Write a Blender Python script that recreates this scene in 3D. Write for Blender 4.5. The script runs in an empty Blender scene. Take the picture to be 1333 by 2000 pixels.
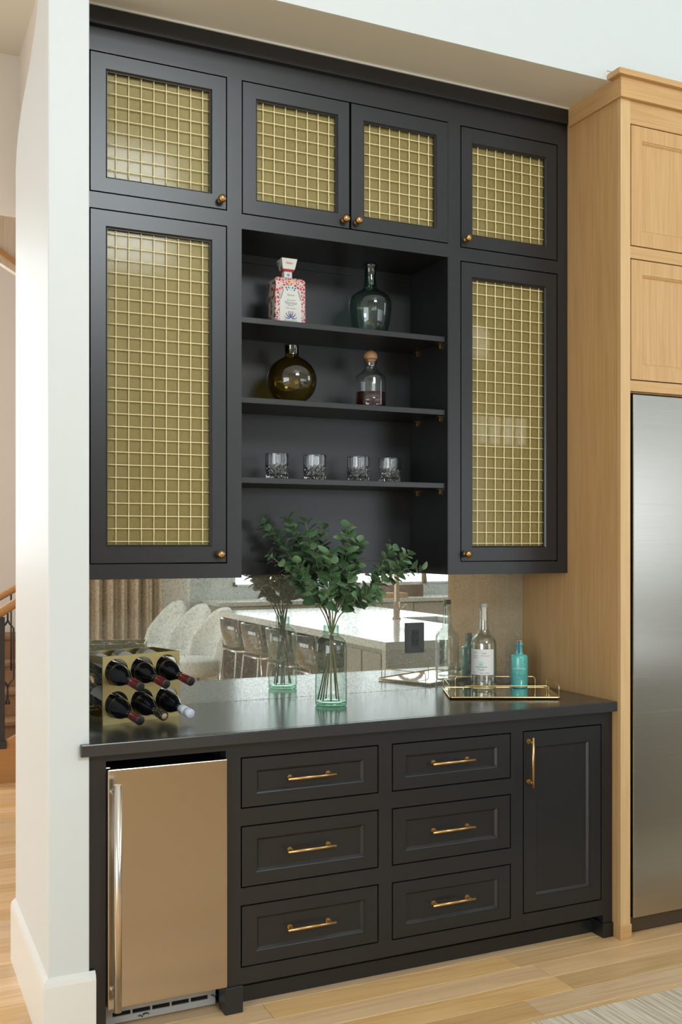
import bpy, bmesh, math, random
from mathutils import Vector, Matrix
random.seed(7)
PI = math.pi
S = bpy.context.scene
COL = S.collection

# ------------------------------------------------------------------ camera
cam_d = bpy.data.cameras.new('camera'); cam = bpy.data.objects.new('camera', cam_d); COL.objects.link(cam)
cam.location = (0, 0, 1.523); cam.rotation_euler = (PI/2, 0, -math.radians(24.83))
cam_d.sensor_fit = 'HORIZONTAL'; cam_d.sensor_width = 36; cam_d.lens = 36*1980/1333; cam_d.shift_y = 64/1333
cam_d.clip_start = .05
S.camera = cam
# ------------------------------------------------------------------ colour management, light
S.view_settings.view_transform = 'Standard'; S.view_settings.look = 'None'
S.view_settings.gamma = 1; S.view_settings.use_curve_mapping = False
S.view_settings.exposure = -0.32
S.cycles.use_denoising = True
S.cycles.max_bounces = 9; S.cycles.diffuse_bounces = 4; S.cycles.glossy_bounces = 5
S.cycles.transmission_bounces = 8; S.cycles.transparent_max_bounces = 16
S.cycles.caustics_reflective = False; S.cycles.caustics_refractive = False
S.cycles.sample_clamp_indirect = 6
w = bpy.data.worlds.new('sky'); S.world = w; w.use_nodes = True
bg = w.node_tree.nodes['Background']; bg.inputs[0].default_value = (.86, .93, 1, 1); bg.inputs[1].default_value = 2.2

def area(name, loc, rot, sx, sy, L, col=(1, 1, 1)):
    d = bpy.data.lights.new(name, 'AREA'); d.shape = 'RECTANGLE'; d.size = sx; d.size_y = sy
    d.energy = L*sx*sy*PI; d.color = col
    o = bpy.data.objects.new(name, d); COL.objects.link(o); o.location = loc; o.rotation_euler = rot
    return o
DAY = (.875, .96, 1.0)
# daylight at the window openings, plus added fill for dining side and hall (rot (90,0,180) faces +y)
area('daylight_kitchen_window', (5.1, -3.20, 1.83), (PI/2, 0, 0), 2.9, 1.5, 2.3, DAY)
area('daylight_kitchen_window', (8.0, -3.20, 1.83), (PI/2, 0, 0), 2.0, 1.5, 1.6, DAY)
area('daylight_clerestory', (2.1, -4.55, 5.35), (PI/2, 0, 0), 2.0, 1.3, 38.0, DAY)
area('dining_side_fill', (-4.0, -2.0, 1.7), (PI/2, 0, -PI/2), 4.8, 2.4, 6.0, DAY)  # added fill at an unseen opening, widened to brighten curtain and oak side
area('daylight_right_window', (9.4, 0.4, 3.6), (PI/2, 0, PI/2), 4.0, 2.4, 4.0, DAY)
area('daylight_hall_door', (-3.4, 5.6, 1.5), (PI/2, 0, -PI/2), 2.2, 2.2, 8.5, (1, .975, .95))  # added lamp brightening the hall
area('daylight_stair_window', (-.35, 8.22, 2.75), (PI/2, 0, PI), 1.5, 2.7, 4.5, DAY)

# ------------------------------------------------------------------ materials
MATS = {}
def new_mat(name):
    m = bpy.data.materials.new(name); m.use_nodes = True
    nt = m.node_tree; b = nt.nodes['Principled BSDF']
    MATS[name] = m
    return m, nt, b
def N(nt, t, **kw):
    n = nt.nodes.new(t)
    for k, v in kw.items():
        setattr(n, k, v)
    return n
def L(nt, a, b): nt.links.new(a, b)
def plain(name, col, rough=.5, metal=0, spec=.5, bump=0, bscale=60, vary=0, coat=0):
    m, nt, b = new_mat(name)
    b.inputs['Base Color'].default_value = (*col, 1); b.inputs['Roughness'].default_value = rough
    b.inputs['Metallic'].default_value = metal; b.inputs['Specular IOR Level'].default_value = spec
    b.inputs['Coat Weight'].default_value = coat
    tc = N(nt, 'ShaderNodeTexCoord')
    no = N(nt, 'ShaderNodeTexNoise'); no.inputs['Scale'].default_value = bscale; no.inputs['Detail'].default_value = 3
    L(nt, tc.outputs['Object'], no.inputs['Vector'])
    if bump:
        bp = N(nt, 'ShaderNodeBump'); bp.inputs['Strength'].default_value = bump; bp.inputs['Distance'].default_value = .002
        L(nt, no.outputs['Fac'], bp.inputs['Height']); L(nt, bp.outputs[0], b.inputs['Normal'])
    if vary:
        mx = N(nt, 'ShaderNodeMixRGB', blend_type='MULTIPLY'); mx.inputs[1].default_value = (*col, 1)
        rp = N(nt, 'ShaderNodeMapRange'); rp.inputs['To Min'].default_value = 1-vary; rp.inputs['To Max'].default_value = 1+vary
        L(nt, no.outputs['Fac'], rp.inputs['Value']); cb = N(nt, 'ShaderNodeCombineColor')
        for i in range(3): L(nt, rp.outputs[0], cb.inputs[i])
        mx.inputs[0].default_value = 1; L(nt, cb.outputs[0], mx.inputs[2]); L(nt, mx.outputs[0], b.inputs['Base Color'])
    return m
def oak(name, c1, c2, axis, rough=.42, scale=1.0, random_tint=0, knots=False, island=False, wave=.08):
    """wood with the grain running along axis (0,1,2) in object space"""
    m, nt, b = new_mat(name)
    tc = N(nt, 'ShaderNodeTexCoord'); mp = N(nt, 'ShaderNodeMapping')
    oi = N(nt, 'ShaderNodeObjectInfo')
    if island:
        ge = N(nt, 'ShaderNodeNewGeometry'); rnd = ge.outputs['Random Per Island']
    else: rnd = oi.outputs['Random']
    off = N(nt, 'ShaderNodeVectorMath', operation='SCALE'); off.inputs[3].default_value = 37.0
    cc = N(nt, 'ShaderNodeCombineXYZ')
    for i in range(3): L(nt, rnd, cc.inputs[i])
    L(nt, cc.outputs[0], off.inputs[0])
    ad = N(nt, 'ShaderNodeVectorMath', operation='ADD'); L(nt, tc.outputs['Object'], ad.inputs[0]); L(nt, off.outputs[0], ad.inputs[1])
    L(nt, ad.outputs[0], mp.inputs['Vector'])
    sc = [14*scale]*3; sc[axis] = .9*scale; mp.inputs['Scale'].default_value = sc
    n1 = N(nt, 'ShaderNodeTexNoise'); n1.inputs['Scale'].default_value = 1; n1.inputs['Detail'].default_value = 4
    n1.inputs['Distortion'].default_value = 1.2 if knots else .6
    L(nt, mp.outputs[0], n1.inputs['Vector'])
    mp2 = N(nt, 'ShaderNodeMapping'); s2 = [160*scale]*3; s2[axis] = 3*scale; mp2.inputs['Scale'].default_value = s2
    L(nt, ad.outputs[0], mp2.inputs['Vector'])
    n2 = N(nt, 'ShaderNodeTexNoise'); n2.inputs['Scale'].default_value = 1; n2.inputs['Detail'].default_value = 2
    L(nt, mp2.outputs[0], n2.inputs['Vector'])
    wv = N(nt, 'ShaderNodeMath', operation='SINE'); mu = N(nt, 'ShaderNodeMath', operation='MULTIPLY'); mu.inputs[1].default_value = 26
    L(nt, n1.outputs['Fac'], mu.inputs[0]); L(nt, mu.outputs[0], wv.inputs[0])
    mr = N(nt, 'ShaderNodeMapRange'); mr.inputs['From Min'].default_value = -1; mr.inputs['From Max'].default_value = 1
    mr.inputs['To Min'].default_value = .5-wave; mr.inputs['To Max'].default_value = .5+wave; L(nt, wv.outputs[0], mr.inputs['Value'])
    mixf = N(nt, 'ShaderNodeMix'); mixf.inputs[0].default_value = .5; L(nt, mr.outputs[0], mixf.inputs[2]); L(nt, n2.outputs['Fac'], mixf.inputs[3])
    cr = N(nt, 'ShaderNodeValToRGB'); cr.color_ramp.elements[0].position = .32; cr.color_ramp.elements[0].color = (*c2, 1)
    cr.color_ramp.elements[1].position = .62; cr.color_ramp.elements[1].color = (*c1, 1)
    L(nt, mixf.outputs[0], cr.inputs[0]); out = cr.outputs[0]
    if random_tint:
        hs = N(nt, 'ShaderNodeHueSaturation'); r = N(nt, 'ShaderNodeMapRange')
        r.inputs['To Min'].default_value = 1-random_tint; r.inputs['To Max'].default_value = 1+random_tint
        L(nt, rnd, r.inputs['Value']); L(nt, r.outputs[0], hs.inputs['Value'])
        r2 = N(nt, 'ShaderNodeMapRange'); r2.inputs['To Min'].default_value = 1.12; r2.inputs['To Max'].default_value = .88
        fr = N(nt, 'ShaderNodeMath', operation='FRACT'); m7 = N(nt, 'ShaderNodeMath', operation='MULTIPLY'); m7.inputs[1].default_value = 7.3
        L(nt, rnd, m7.inputs[0]); L(nt, m7.outputs[0], fr.inputs[0]); L(nt, fr.outputs[0], r2.inputs['Value']); L(nt, r2.outputs[0], hs.inputs['Saturation'])
        L(nt, out, hs.inputs['Color']); out = hs.outputs[0]
    L(nt, out, b.inputs['Base Color']); b.inputs['Roughness'].default_value = rough
    b.inputs['Specular IOR Level'].default_value = .35
    bp = N(nt, 'ShaderNodeBump'); bp.inputs['Strength'].default_value = .12; bp.inputs['Distance'].default_value = .001
    L(nt, n2.outputs['Fac'], bp.inputs['Height']); L(nt, bp.outputs[0], b.inputs['Normal'])
    return m
def thin_glass(name, tint, edge, gl=1.0, rough=.01, bump=.12):
    """thin-walled glass: tinted see-through with fresnel reflection, darker tint towards the edges"""
    m, nt, b = new_mat(name); nt.nodes.remove(b); out = nt.nodes['Material Output']
    tr = N(nt, 'ShaderNodeBsdfTransparent'); g = N(nt, 'ShaderNodeBsdfGlossy'); g.inputs['Roughness'].default_value = rough
    lw = N(nt, 'ShaderNodeLayerWeight'); lw.inputs[0].default_value = .5
    def pw(e):
        p = N(nt, 'ShaderNodeMath', operation='POWER'); p.inputs[1].default_value = e; L(nt, lw.outputs['Facing'], p.inputs[0]); return p
    mc = N(nt, 'ShaderNodeMixRGB'); mc.inputs[1].default_value = (*tint, 1); mc.inputs[2].default_value = (*edge, 1)
    L(nt, pw(3.0).outputs[0], mc.inputs[0]); L(nt, mc.outputs[0], tr.inputs[0])
    if bump:
        no = N(nt, 'ShaderNodeTexNoise'); no.inputs['Scale'].default_value = 22
        tc = N(nt, 'ShaderNodeTexCoord'); L(nt, tc.outputs['Object'], no.inputs['Vector'])
        bp = N(nt, 'ShaderNodeBump'); bp.inputs['Strength'].default_value = bump; bp.inputs['Distance'].default_value = .002
        L(nt, no.outputs['Fac'], bp.inputs['Height']); L(nt, bp.outputs[0], g.inputs['Normal'])
    ma = N(nt, 'ShaderNodeMath', operation='MULTIPLY_ADD'); ma.inputs[1].default_value = .8; ma.inputs[2].default_value = .05; L(nt, pw(5.0).outputs[0], ma.inputs[0])
    mf = N(nt, 'ShaderNodeMath', operation='MULTIPLY', use_clamp=True); mf.inputs[1].default_value = gl; L(nt, ma.outputs[0], mf.inputs[0])
    mx = N(nt, 'ShaderNodeMixShader'); L(nt, mf.outputs[0], mx.inputs[0]); L(nt, tr.outputs[0], mx.inputs[1]); L(nt, g.outputs[0], mx.inputs[2])
    L(nt, mx.outputs[0], out.inputs[0])
    return m
def real_glass(name, col=(1, 1, 1), ior=1.5, rough=0):
    m, nt, b = new_mat(name)
    b.inputs['Base Color'].default_value = (*col, 1); b.inputs['Roughness'].default_value = rough
    b.inputs['Transmission Weight'].default_value = 1; b.inputs['IOR'].default_value = ior
    return m

def m_mirror():
    m, nt, b = new_mat('antiqued_mirror'); out = nt.nodes['Material Output']
    tc = N(nt, 'ShaderNodeTexCoord')
    vo = N(nt, 'ShaderNodeTexVoronoi'); vo.inputs['Scale'].default_value = 80
    nz = N(nt, 'ShaderNodeTexNoise'); nz.inputs['Scale'].default_value = 40; nz.inputs['Detail'].default_value = 2
    mxv = N(nt, 'ShaderNodeMixRGB'); mxv.inputs[0].default_value = .03
    L(nt, tc.outputs['Object'], mxv.inputs[1]); L(nt, nz.outputs['Color'], mxv.inputs[2]); L(nt, tc.outputs['Object'], nz.inputs['Vector'])
    L(nt, mxv.outputs[0], vo.inputs['Vector'])
    n2 = N(nt, 'ShaderNodeTexNoise'); n2.inputs['Scale'].default_value = 170; n2.inputs['Detail'].default_value = 3; L(nt, tc.outputs['Object'], n2.inputs['Vector'])
    n3 = N(nt, 'ShaderNodeTexNoise'); n3.inputs['Scale'].default_value = 6; L(nt, tc.outputs['Object'], n3.inputs['Vector'])
    r1 = N(nt, 'ShaderNodeMapRange'); r1.inputs['From Min'].default_value = .15; r1.inputs['From Max'].default_value = .5; r1.inputs['To Min'].default_value = .15; r1.inputs['To Max'].default_value = 0
    L(nt, vo.outputs['Distance'], r1.inputs['Value'])
    r2 = N(nt, 'ShaderNodeMapRange'); r2.inputs['From Min'].default_value = .4; r2.inputs['From Max'].default_value = .7; r2.inputs['To Min'].default_value = .22; r2.inputs['To Max'].default_value = .42
    L(nt, n2.outputs['Fac'], r2.inputs['Value'])
    sm = N(nt, 'ShaderNodeMath', operation='ADD', use_clamp=True); L(nt, r1.outputs[0], sm.inputs[0]); L(nt, r2.outputs[0], sm.inputs[1])
    r3 = N(nt, 'ShaderNodeMapRange'); r3.inputs['To Min'].default_value = .75; r3.inputs['To Max'].default_value = 1.25; L(nt, n3.outputs['Fac'], r3.inputs['Value'])
    mm = N(nt, 'ShaderNodeMath', operation='MULTIPLY', use_clamp=True); L(nt, sm.outputs[0], mm.inputs[0]); L(nt, r3.outputs[0], mm.inputs[1])
    gl = N(nt, 'ShaderNodeBsdfGlossy'); gl.inputs['Roughness'].default_value = .0; gl.inputs[0].default_value = (.80, .82, .76, 1)
    df = N(nt, 'ShaderNodeBsdfDiffuse'); df.inputs[0].default_value = (.40, .39, .31, 1)
    mx = N(nt, 'ShaderNodeMixShader'); L(nt, mm.outputs[0], mx.inputs[0]); L(nt, gl.outputs[0], mx.inputs[1]); L(nt, df.outputs[0], mx.inputs[2])
    L(nt, mx.outputs[0], out.inputs[0]); nt.nodes.remove(b)
    return m
def m_steel(name, col, rough, aniso=.6):
    m, nt, b = new_mat(name)
    b.inputs['Base Color'].default_value = (*col, 1); b.inputs['Metallic'].default_value = 1
    tc = N(nt, 'ShaderNodeTexCoord'); mp = N(nt, 'ShaderNodeMapping'); mp.inputs['Scale'].default_value = (2, 2, 900)
    L(nt, tc.outputs['Object'], mp.inputs['Vector'])
    no = N(nt, 'ShaderNodeTexNoise'); no.inputs['Scale'].default_value = 1; L(nt, mp.outputs[0], no.inputs['Vector'])
    mr = N(nt, 'ShaderNodeMapRange'); mr.inputs['To Min'].default_value = rough-.06; mr.inputs['To Max'].default_value = rough+.06
    L(nt, no.outputs['Fac'], mr.inputs['Value']); L(nt, mr.outputs[0], b.inputs['Roughness'])
    return m
def m_fabric():
    m, nt, b = new_mat('sheer_gold_mesh'); out = nt.nodes['Material Output']
    tc = N(nt, 'ShaderNodeTexCoord'); mp = N(nt, 'ShaderNodeMapping'); mp.inputs['Scale'].default_value = (700, 700, 60)
    L(nt, tc.outputs['Object'], mp.inputs['Vector'])
    no = N(nt, 'ShaderNodeTexNoise'); no.inputs['Scale'].default_value = 1; L(nt, mp.outputs[0], no.inputs['Vector'])
    mp2 = N(nt, 'ShaderNodeMapping'); mp2.inputs['Scale'].default_value = (50, 50, 800); L(nt, tc.outputs['Object'], mp2.inputs['Vector'])
    n2 = N(nt, 'ShaderNodeTexNoise'); n2.inputs['Scale'].default_value = 1; L(nt, mp2.outputs[0], n2.inputs['Vector'])
    ad = N(nt, 'ShaderNodeMath', operation='ADD'); L(nt, no.outputs['Fac'], ad.inputs[0]); L(nt, n2.outputs['Fac'], ad.inputs[1])
    cr = N(nt, 'ShaderNodeMapRange'); cr.inputs['From Min'].default_value = .6; cr.inputs['From Max'].default_value = 1.4
    L(nt, ad.outputs[0], cr.inputs['Value'])
    mc = N(nt, 'ShaderNodeMixRGB'); mc.inputs[1].default_value = (.34, .27, .085, 1); mc.inputs[2].default_value = (.53, .43, .16, 1)
    L(nt, cr.outputs[0], mc.inputs[0]); L(nt, mc.outputs[0], b.inputs['Base Color'])
    b.inputs['Roughness'].default_value = .5; b.inputs['Metallic'].default_value = .25
    tr = N(nt, 'ShaderNodeBsdfTransparent'); mx = N(nt, 'ShaderNodeMixShader'); mx.inputs[0].default_value = .60
    L(nt, tr.outputs[0], mx.inputs[1]); L(nt, b.outputs[0], mx.inputs[2]); L(nt, mx.outputs[0], out.inputs[0])
    return m
def m_leaf():
    m, nt, b = new_mat('eucalyptus_leaf')
    oi = N(nt, 'ShaderNodeObjectInfo'); cr = N(nt, 'ShaderNodeValToRGB')
    cr.color_ramp.elements[0].color = (.045, .11, .045, 1); cr.color_ramp.elements[1].color = (.19, .32, .16, 1)
    L(nt, oi.outputs['Random'], cr.inputs[0]); L(nt, cr.outputs[0], b.inputs['Base Color'])
    b.inputs['Roughness'].default_value = .42; b.inputs['Subsurface Weight'].default_value = 0
    return m
def m_granite():
    m, nt, b = new_mat('black_granite')
    tc = N(nt, 'ShaderNodeTexCoord'); no = N(nt, 'ShaderNodeTexVoronoi'); no.inputs['Scale'].default_value = 260
    L(nt, tc.outputs['Object'], no.inputs['Vector'])
    cr = N(nt, 'ShaderNodeValToRGB'); cr.color_ramp.elements[0].position = .0; cr.color_ramp.elements[0].color = (.32, .33, .33, 1)
    cr.color_ramp.elements[1].position = .10; cr.color_ramp.elements[1].color = (.035, .036, .038, 1)
    L(nt, no.outputs['Distance'], cr.inputs[0])
    n2 = N(nt, 'ShaderNodeTexNoise'); n2.inputs['Scale'].default_value = 120; L(nt, tc.outputs['Object'], n2.inputs['Vector'])
    mc = N(nt, 'ShaderNodeMixRGB', blend_type='MIX'); mr = N(nt, 'ShaderNodeMapRange'); mr.inputs['From Min'].default_value = .5; mr.inputs['From Max'].default_value = .58
    L(nt, n2.outputs['Fac'], mr.inputs['Value']); L(nt, mr.outputs[0], mc.inputs[0])
    mc.inputs[1].default_value = (.033, .034, .036, 1); L(nt, cr.outputs[0], mc.inputs[2]); L(nt, mc.outputs[0], b.inputs['Base Color'])
    b.inputs['Roughness'].default_value = .2; b.inputs['Specular IOR Level'].default_value = .55
    return m
def m_damask():
    """painted ceramic: red and pink ornament on off-white"""
    m, nt, b = new_mat('painted_ceramic_ornament')
    tc = N(nt, 'ShaderNodeTexCoord'); vo = N(nt, 'ShaderNodeTexVoronoi', feature='DISTANCE_TO_EDGE'); vo.inputs['Scale'].default_value = 105
    L(nt, tc.outputs['Object'], vo.inputs['Vector'])
    cr = N(nt, 'ShaderNodeValToRGB'); e = cr.color_ramp.elements
    e[0].position = .10; e[0].color = (.60, .52, .49, 1); e[1].position = .16; e[1].color = (.50, .045, .055, 1)
    x = e.new(.42); x.color = (.36, .02, .04, 1); L(nt, vo.outputs['Distance'], cr.inputs[0]); L(nt, cr.outputs[0], b.inputs['Base Color'])
    b.inputs['Roughness'].default_value = .25
    return m
def m_damask_side():
    m, nt, b = new_mat('painted_ceramic_side')
    tc = N(nt, 'ShaderNodeTexCoord'); vo = N(nt, 'ShaderNodeTexVoronoi'); vo.inputs['Scale'].default_value = 70
    L(nt, tc.outputs['Object'], vo.inputs['Vector'])
    cr = N(nt, 'ShaderNodeValToRGB'); cr.color_ramp.interpolation = 'CONSTANT'; e = cr.color_ramp.elements
    e[0].position = 0; e[0].color = (.5, .5, .42, 1); e[1].position = .3; e[1].color = (.28, .06, .05, 1)
    for p, c in ((.42, (.5, .45, .2, 1)), (.5, (.1, .13, .22, 1)), (.6, (.5, .5, .45, 1)), (.85, (.35, .05, .06, 1))):
        x = e.new(p); x.color = c
    sp = N(nt, 'ShaderNodeSeparateColor'); L(nt, vo.outputs['Color'], sp.inputs[0]); L(nt, sp.outputs[0], cr.inputs[0])
    L(nt, cr.outputs[0], b.inputs['Base Color']); b.inputs['Roughness'].default_value = .25
    return m
def m_rug():
    m, nt, b = new_mat('rug_pile')
    tc = N(nt, 'ShaderNodeTexCoord'); mp = N(nt, 'ShaderNodeMapping'); mp.inputs['Rotation'].default_value = (0, 0, .06); mp.inputs['Scale'].default_value = (150, 4, 6)
    L(nt, tc.outputs['Object'], mp.inputs['Vector']); no = N(nt, 'ShaderNodeTexNoise'); no.inputs['Scale'].default_value = 1; no.inputs['Detail'].default_value = 5
    L(nt, mp.outputs[0], no.inputs['Vector']); cr = N(nt, 'ShaderNodeValToRGB')
    cr.color_ramp.elements[0].position = .35; cr.color_ramp.elements[0].color = (.50, .40, .28, 1); cr.color_ramp.elements[1].position = .6; cr.color_ramp.elements[1].color = (.80, .71, .58, 1)
    L(nt, no.outputs['Fac'], cr.inputs[0]); L(nt, cr.outputs[0], b.inputs['Base Color']); b.inputs['Roughness'].default_value = .95
    bp = N(nt, 'ShaderNodeBump'); bp.inputs['Strength'].default_value = .5; bp.inputs['Distance'].default_value = .003
    L(nt, no.outputs['Fac'], bp.inputs['Height']); L(nt, bp.outputs[0], b.inputs['Normal'])
    return m

BLACK = plain('black_satin_paint', (.0125, .0130, .0142), .33, spec=.55)
DARK = plain('cabinet_interior_black', (.012, .012, .013), .45)
VOID = plain('dark_gap', (.006, .006, .006), .8)
WHITE = plain('white_wall_paint', (.635, .67, .67), .46, bump=.02, bscale=200)
TRIMW = plain('white_trim_paint', (.74, .74, .70), .35)
BEIGEW = plain('hall_wall_paint', (.72, .665, .61), .6)
SOFFIT = plain('soffit_paint', (.76, .735, .65), .7)
CEIL = plain('ceiling_paint', (.82, .82, .80), .8)
BRASS = plain('aged_brass', (.62, .40, .17), .28, metal=1)
KNOB = plain('antique_brass_knob', (.42, .25, .10), .33, metal=1, vary=.3, bscale=90)
WIRE = plain('brass_wire', (.93, .80, .47), .42, metal=.15)
RACK = plain('brushed_gold_metal', (.52, .42, .19), .30, metal=1, vary=.12, bscale=12)
GOLD = plain('polished_gold_wire', (.88, .66, .34), .2, metal=1)
STEEL = m_steel('brushed_stainless', (.50, .48, .44), .25)
STEELW = m_steel('stainless_warm_reflection', (.46, .40, .32), .22)  # same steel, with the floor's warm reflection put into its base colour
STEELH = plain('satin_steel_handle', (.74, .70, .64), .25, metal=1)
GREYMET = plain('grey_painted_steel', (.42, .42, .41), .5, metal=.3)
CHROME = plain('chrome', (.8, .8, .8), .08, metal=1)
GRANITE = m_granite()
MIRROR = m_mirror()
FABRIC = m_fabric()
LEAF = m_leaf()
STEM = plain('eucalyptus_stem', (.20, .19, .09), .5)
WOODY = plain('woody_stem', (.17, .12, .08), .6)
OAKV = oak('oak_vertical', (.60, .375, .17), (.49, .28, .11), 2, scale=1.1)
OAKH = oak('oak_horizontal', (.60, .375, .17), (.49, .28, .11), 0, scale=1.1)
OAKY = oak('oak_depth_grain', (.60, .375, .17), (.49, .28, .11), 1, scale=1.1)
OAKL = oak('oak_light_post', (.66, .45, .23), (.58, .37, .17), 2, scale=1.1)
FLOORW = oak('floor_plank_oak', (.80, .54, .29), (.66, .405, .185), 0, rough=.33, scale=.8, random_tint=.13, knots=True, wave=.16)
FLOORI = oak('floor_plank_oak_far', (.80, .54, .29), (.66, .405, .185), 0, rough=.33, scale=.8, random_tint=.13, knots=True, island=True, wave=.16)
OAKST = oak('orange_oak_stair', (.50, .26, .10), (.40, .19, .065), 0)
OAKPALE = oak('pale_oak_stair', (.66, .55, .42), (.52, .41, .29), 2, knots=True)
WALNUT = oak('island_brown_wood', (.20, .11, .065), (.13, .07, .04), 2)
GLASSG = thin_glass('green_bottle_glass', (.87, .945, .905), (.30, .50, .41), 1.5, bump=.3)
GLASSB = thin_glass('green_glass_base', (.60, .84, .70), (.20, .45, .32), 1.3)
GLASSD = thin_glass('blue_green_demijohn_glass', (.62, .76, .71), (.20, .30, .27), 1.5)
GLASSO = thin_glass('olive_amber_glass', (.60, .50, .20), (.26, .19, .05), 1.9)
GLASSC = thin_glass('clear_thin_glass', (.95, .97, .96), (.62, .68, .65), 1.6)
ACRYL = thin_glass('clear_acrylic', (.93, .91, .88), (.7, .68, .65), 2.5, bump=0)
PANE = thin_glass('door_glass_pane', (.985, .98, .965), (.9, .9, .88), .15, .09, bump=0)
CRYSTAL = real_glass('cut_crystal')
CLEARG = thin_glass('clear_bottle_glass', (.95, .97, .955), (.55, .62, .58), 2.2, bump=.35)
SPIRIT = plain('dark_red_liquor', (.035, .010, .010), .12, spec=.6)
CORK = plain('cork', (.45, .30, .17), .8, vary=.2, bscale=300)
BALLW = oak('stopper_wood', (.42, .22, .10), (.26, .12, .05), 0, scale=1.4)
WINEG = plain('dark_wine_glass', (.006, .006, .008), .06, spec=.6)
NECKG = plain('dark_olive_neck_glass', (.028, .030, .012), .08, spec=.6)
FOILR = plain('burgundy_foil', (.19, .022, .03), .30, metal=.35)
FOILB = plain('black_foil_top', (.015, .014, .013), .3)
FOILW = plain('white_screw_cap', (.62, .64, .72), .35)
LABELC = plain('cream_paper', (.55, .54, .49), .6)
LABELW = plain('white_paper_label', (.80, .79, .76), .55)
INK = plain('black_print', (.03, .03, .035), .5)
INKB = plain('blue_print', (.03, .05, .20), .4)
INKR = plain('red_print', (.50, .10, .05), .4)
INKY = plain('yellow_print', (.75, .42, .06), .4)
INKT = plain('turquoise_print', (.25, .62, .52), .5)
INKW = plain('pale_print', (.60, .85, .80), .4)
CERAM = plain('ceramic_white', (.64, .64, .60), .25)
CERDAM = m_damask(); CERSIDE = m_damask_side()
CERRED = plain('ceramic_red', (.42, .03, .04), .25)
TEAL = plain('teal_lacquered_glass', (.13, .52, .47), .16, spec=.6)
RUG = m_rug()
IRON = plain('black_iron', (.035, .032, .032), .5)
SISAL = plain('woven_sisal_runner', (.30, .16, .075), .9, bump=.8, bscale=140, vary=.55)
QUARTZ = plain('white_quartz', (.74, .74, .72), .1, vary=.06, bscale=6)
STONEG = plain('grey_stone', (.55, .54, .49), .3, vary=.1, bscale=15)
CABGREY = plain('greige_cabinet', (.36, .33, .27), .5)
BOUCLE = plain('cream_boucle', (.70, .69, .65), .95, bump=.6, bscale=180)
DRAPE = plain('taupe_drape', (.80, .68, .56), .9, bump=.2, bscale=200)
PLASTB = plain('black_outlet_plastic', (.045, .045, .047), .4)
MIRBASE = plain('tray_mirror', (.82, .83, .78), .03, metal=1)

BRONZE = plain('warm_bronze', (.42, .30, .20), .3, metal=1)
# ------------------------------------------------------------------ mesh helpers
def BM(): return bmesh.new()
def box(bm, x0, x1, y0, y1, z0, z1, M=None):
    vs = [bm.verts.new(v) for v in ((x0,y0,z0),(x1,y0,z0),(x1,y1,z0),(x0,y1,z0),(x0,y0,z1),(x1,y0,z1),(x1,y1,z1),(x0,y1,z1))]
    for f in ((0,3,2,1),(4,5,6,7),(0,1,5,4),(1,2,6,5),(2,3,7,6),(3,0,4,7)): bm.faces.new([vs[i] for i in f])
    if M: bmesh.ops.transform(bm, matrix=M, verts=vs)
    return vs
def prism(bm, pts, axis, a, b):
    """polygon pts (2-D) pushed along axis from a to b"""
    def mk(p, t):
        if axis == 0: return (t, p[0], p[1])
        if axis == 1: return (p[0], t, p[1])
        return (p[0], p[1], t)
    A = [bm.verts.new(mk(p, a)) for p in pts]; B = [bm.verts.new(mk(p, b)) for p in pts]
    n = len(pts)
    bm.faces.new(A); bm.faces.new(list(reversed(B)))
    for i in range(n): bm.faces.new([A[i], B[i], B[(i+1) % n], A[(i+1) % n]])
    return A+B
def lathe(bm, prof, seg=32, c=(0, 0, 0), cap0=True, cap1=True, smooth=True):
    rings = []
    for r, z in prof:
        if r < 1e-6: rings.append([bm.verts.new((c[0], c[1], c[2]+z))])
        else: rings.append([bm.verts.new((c[0]+r*math.cos(2*PI*i/seg), c[1]+r*math.sin(2*PI*i/seg), c[2]+z)) for i in range(seg)])
    for A, B in zip(rings, rings[1:]):
        for i in range(seg):
            j = (i+1) % seg
            if len(A) == 1 and len(B) == 1: continue
            if len(A) == 1: f = bm.faces.new([A[0], B[j], B[i]])
            elif len(B) == 1: f = bm.faces.new([A[i], A[j], B[0]])
            else: f = bm.faces.new([A[i], A[j], B[j], B[i]])
            f.smooth = smooth
    if cap0 and len(rings[0]) > 1: bm.faces.new(list(reversed(rings[0])))
    if cap1 and len(rings[-1]) > 1: bm.faces.new(rings[-1])
def tube(bm, pts, r, seg=8, caps=True):
    pts = [Vector(p) for p in pts]; n = len(pts); rings = []
    rs = r if isinstance(r, (list, tuple)) else [r]*n
    up = None
    for i, p in enumerate(pts):
        d = (pts[min(i+1, n-1)] - pts[max(i-1, 0)]).normalized()
        if up is None: up = Vector((0, 0, 1)) if abs(d.z) < .9 else Vector((1, 0, 0))
        s = d.cross(up).normalized(); up = s.cross(d).normalized()
        rings.append([bm.verts.new(p + rs[i]*(math.cos(2*PI*k/seg)*s + math.sin(2*PI*k/seg)*up)) for k in range(seg)])
    for A, B in zip(rings, rings[1:]):
        for k in range(seg):
            f = bm.faces.new([A[k], A[(k+1) % seg], B[(k+1) % seg], B[k]]); f.smooth = True
    if caps: bm.faces.new(list(reversed(rings[0]))); bm.faces.new(rings[-1])
def wpos(o):
    M = Matrix.Identity(4)
    while o is not None:
        M = o.matrix_basis @ M; o = o.parent
    return M
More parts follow.
